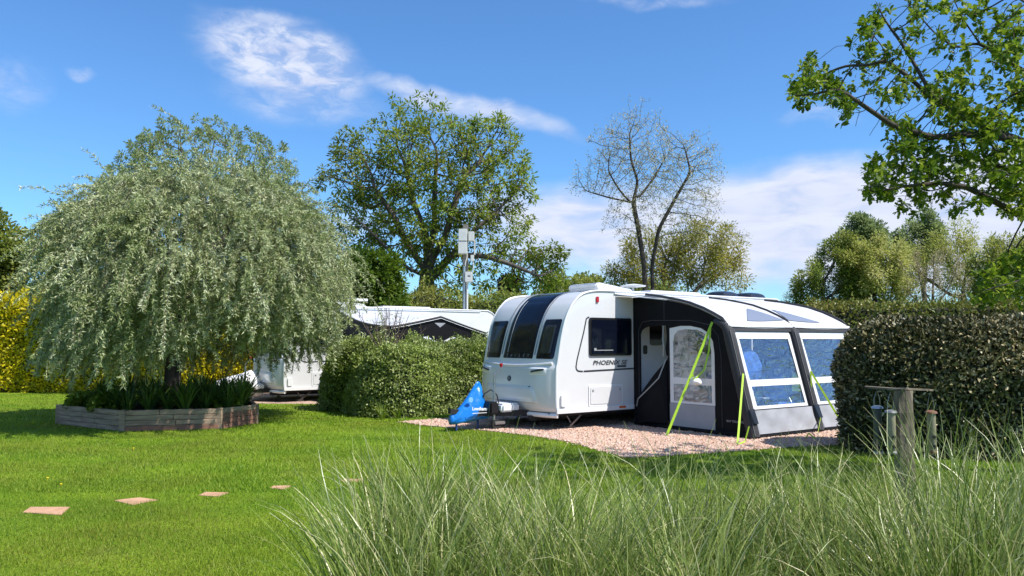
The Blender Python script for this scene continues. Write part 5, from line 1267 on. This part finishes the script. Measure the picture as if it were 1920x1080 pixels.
_b = clear.node_tree.nodes['Principled BSDF']; _b.inputs['Base Color'].default_value = (.33, .29, .2, 1); _b.inputs['Roughness'].default_value = .3; _b.inputs['Alpha'].default_value = .85
M['clear'] = clear
M['rust'] = mat('rusty_tin', (.25, .11, .06), .7, noise=.5, scale=30); M['tin'] = mat('dull_tin', (.3, .3, .29), .5, .6, noise=.3, scale=20); M['seed'] = mat('bird_seed', (.3, .21, .12), .9, noise=.6, scale=60, bump=.6, bscale=90)
M['mesh'] = mat('dark_mesh', (.11, .11, .1), .6, .3, noise=.4, scale=40)
def feeder(px, p0, p1, dy, tube, cap, seedfrac, label, botcap=True):
    t = at(px, p0, Y + dy); z0 = at(px, p1, Y + dy).z; b = Vector((t.x, Y + dy, z0)); root = empty('bird_feeder', b); tag(root, label, 'bird feeder', 'tube bird feeders hung round the post'); h = t.z - z0; r = .032
    MB().lathe((0, 0, 0), [(r * .8, 0), (r, .012), (r, h - .02), (r * .7, h - .012)], 20).build('tube', tube, root, smooth=True)
    if seedfrac: MB().lathe((0, 0, .014), [(r * .85, 0), (r * .85, h * seedfrac)], 14).build('seed', M['seed'], root)
    MB().lathe((0, 0, h - .022), [(r * 1.1, 0), (r * 1.45, .004), (r * 1.3, .016), (r * .5, .026)], 20).build('lid', cap, root, smooth=True)
    MB().lathe((0, 0, -.01), [(r * .6, 0), (r * 1.15, .004), (r * 1.15, .018), (r, .022)], 20).build('base_cap', cap if botcap else M['white'], root, smooth=True)
    MB().tube([(-.024, 0, h - .01), (-.022, 0, h + .06), (0, 0, FH - z0 - .01), (.022, 0, h + .06), (.024, 0, h - .01)], .0018, 4).build('wire_hanger', M['galv'], root)
    for zz in (.05, h * .38):
        MB().lathe((0, -r, zz), [(.012, 0), (.013, -.008), (.006, -.009)], 12, 'y').build('feeding_port', M['black'], root); MB().tube([(0, -r, zz - .016), (0, -r - .03, zz - .016)], .003, 5).build('perch', M['galv'], root)
feeder(1644.5, 761, 849, .12, M['mesh'], M['galv'], 0, 'grey mesh tube bird feeder hanging at the far left of the post')
feeder(1670, 769, 849, -.06, M['clear'], M['tin'], .35, 'cloudy clear tube bird feeder hanging close against the left of the post')
feeder(1745.5, 770, 848, .1, M['clear'], M['rust'], .55, 'tube bird feeder with rusty brown lid hanging right of the post')

# dandelions
for i, (px, py) in enumerate(((89, 902), (114, 914), (250, 845))):
    p = gp(px, py)
    o = MB().lathe((0, 0, .035), [(.003, 0), (.014, .004), (.012, .01), (.005, .012)], 12).tube([(0, 0, 0), (0, 0, .037)], .003, 5).build('dandelion', M['yellow_petal'] if 'yellow_petal' in M else M.setdefault('yellow_petal', mat('yellow_petal', (.8, .6, .01), .6)), None)
    o.location = p; tag(o, 'tiny yellow dandelion flower in the lawn near the stepping stones', 'flower', 'yellow dandelions in the lawn')

# ================================================================ tall grass in front
def tallgrass():
    g = np.random.default_rng(77); cl = []
    def add(px0, px1, y0, y1, n, h): 
        for i in range(n):
            Yb = g.uniform(y0, y1); X = (g.uniform(px0, px1) - 960) / F * Yb; cl.append((X, Yb, h * g.uniform(.85, 1.15)))
    add(690, 760, 4.0, 4.9, 6, .95); add(730, 1000, 3.7, 5.1, 19, 1.0); add(1000, 1350, 3.6, 5.2, 23, .95); add(1350, 1620, 3.7, 5.2, 17, .93); add(1600, 1740, 3.6, 4.9, 8, .88); add(1740, 2000, 3.6, 5.0, 20, 1.14)
    vs = []; fs = []; rn = []; K = 9
    for (X, Yb, h) in cl:
        cb = g.uniform(.0, .3); nb = 150
        for i in range(nb):
            a = g.uniform(0, 2 * pi); lean = abs(g.normal()) * .26 + .03; l = h * g.uniform(.5, 1.18) * (1.0 if g.uniform() > .12 else .6); curv = g.uniform(.25, 1.5) * (1.6 if g.uniform() < .35 else .8)
            rr = .16 * math.sqrt(g.uniform()); p = np.array([X + cos(a) * rr, Yb + sin(a) * rr, 0.]); sa = a + g.normal() * .5
            wd = g.uniform(.0055, .0105); c = min(1, max(0, cb + g.uniform(0, .6))) if g.uniform() > .10 else .97; ang = lean; b = len(vs)
            s0 = g.normal() * .9 + a + pi / 2; side = np.array([cos(s0), sin(s0), .15]); da = g.normal() * .1
            for j in range(K + 1):
                t = j / K; w_ = wd * (1 - .8 * t ** 2); vs.append(p - side * w_ / 2); vs.append(p + side * w_ / 2); rn += [c * .85 + .2 * t] * 2
                ang = ang + curv / K * (2.1 * t ** 1.3); ang = min(ang, 2.2); sa += da
                p = p + np.array([cos(sa) * sin(ang), sin(sa) * sin(ang), cos(ang)]) * l / K
            fs += [(b + 2 * j, b + 2 * j + 1, b + 2 * j + 3, b + 2 * j + 2) for j in range(K)]
    me = fast_mesh('grass', np.array(vs), np.array(fs), np.clip(rn, 0, 1)); o = link('grass', me, M['tallgrass'])
    tag(o, 'long arching grey green ornamental grass filling the front of the scene', 'grass', kind='stuff')
    # dry bases
    n = 9000; ids = g.integers(0, len(cl), n); C_ = np.array([[c[0], c[1], 0] for c in cl])[ids]; P = C_ + np.stack([g.normal(size=n) * .13, g.normal(size=n) * .13, np.zeros(n)], 1)
    f = rnd_dir(n) * .55 + np.array([0, 0, 1]); o = scatter('grass', BLADE, P, f, rnd_dir(n), g.uniform(.2, .62, n), .008, leafmat('dry_grass', [(.2, .15, .08), (.34, .27, .15), (.45, .38, .24)], trans=.2)); tag(o, 'dry straw coloured blades inside the bases of the tall grass', 'grass', kind='stuff')
tallgrass()
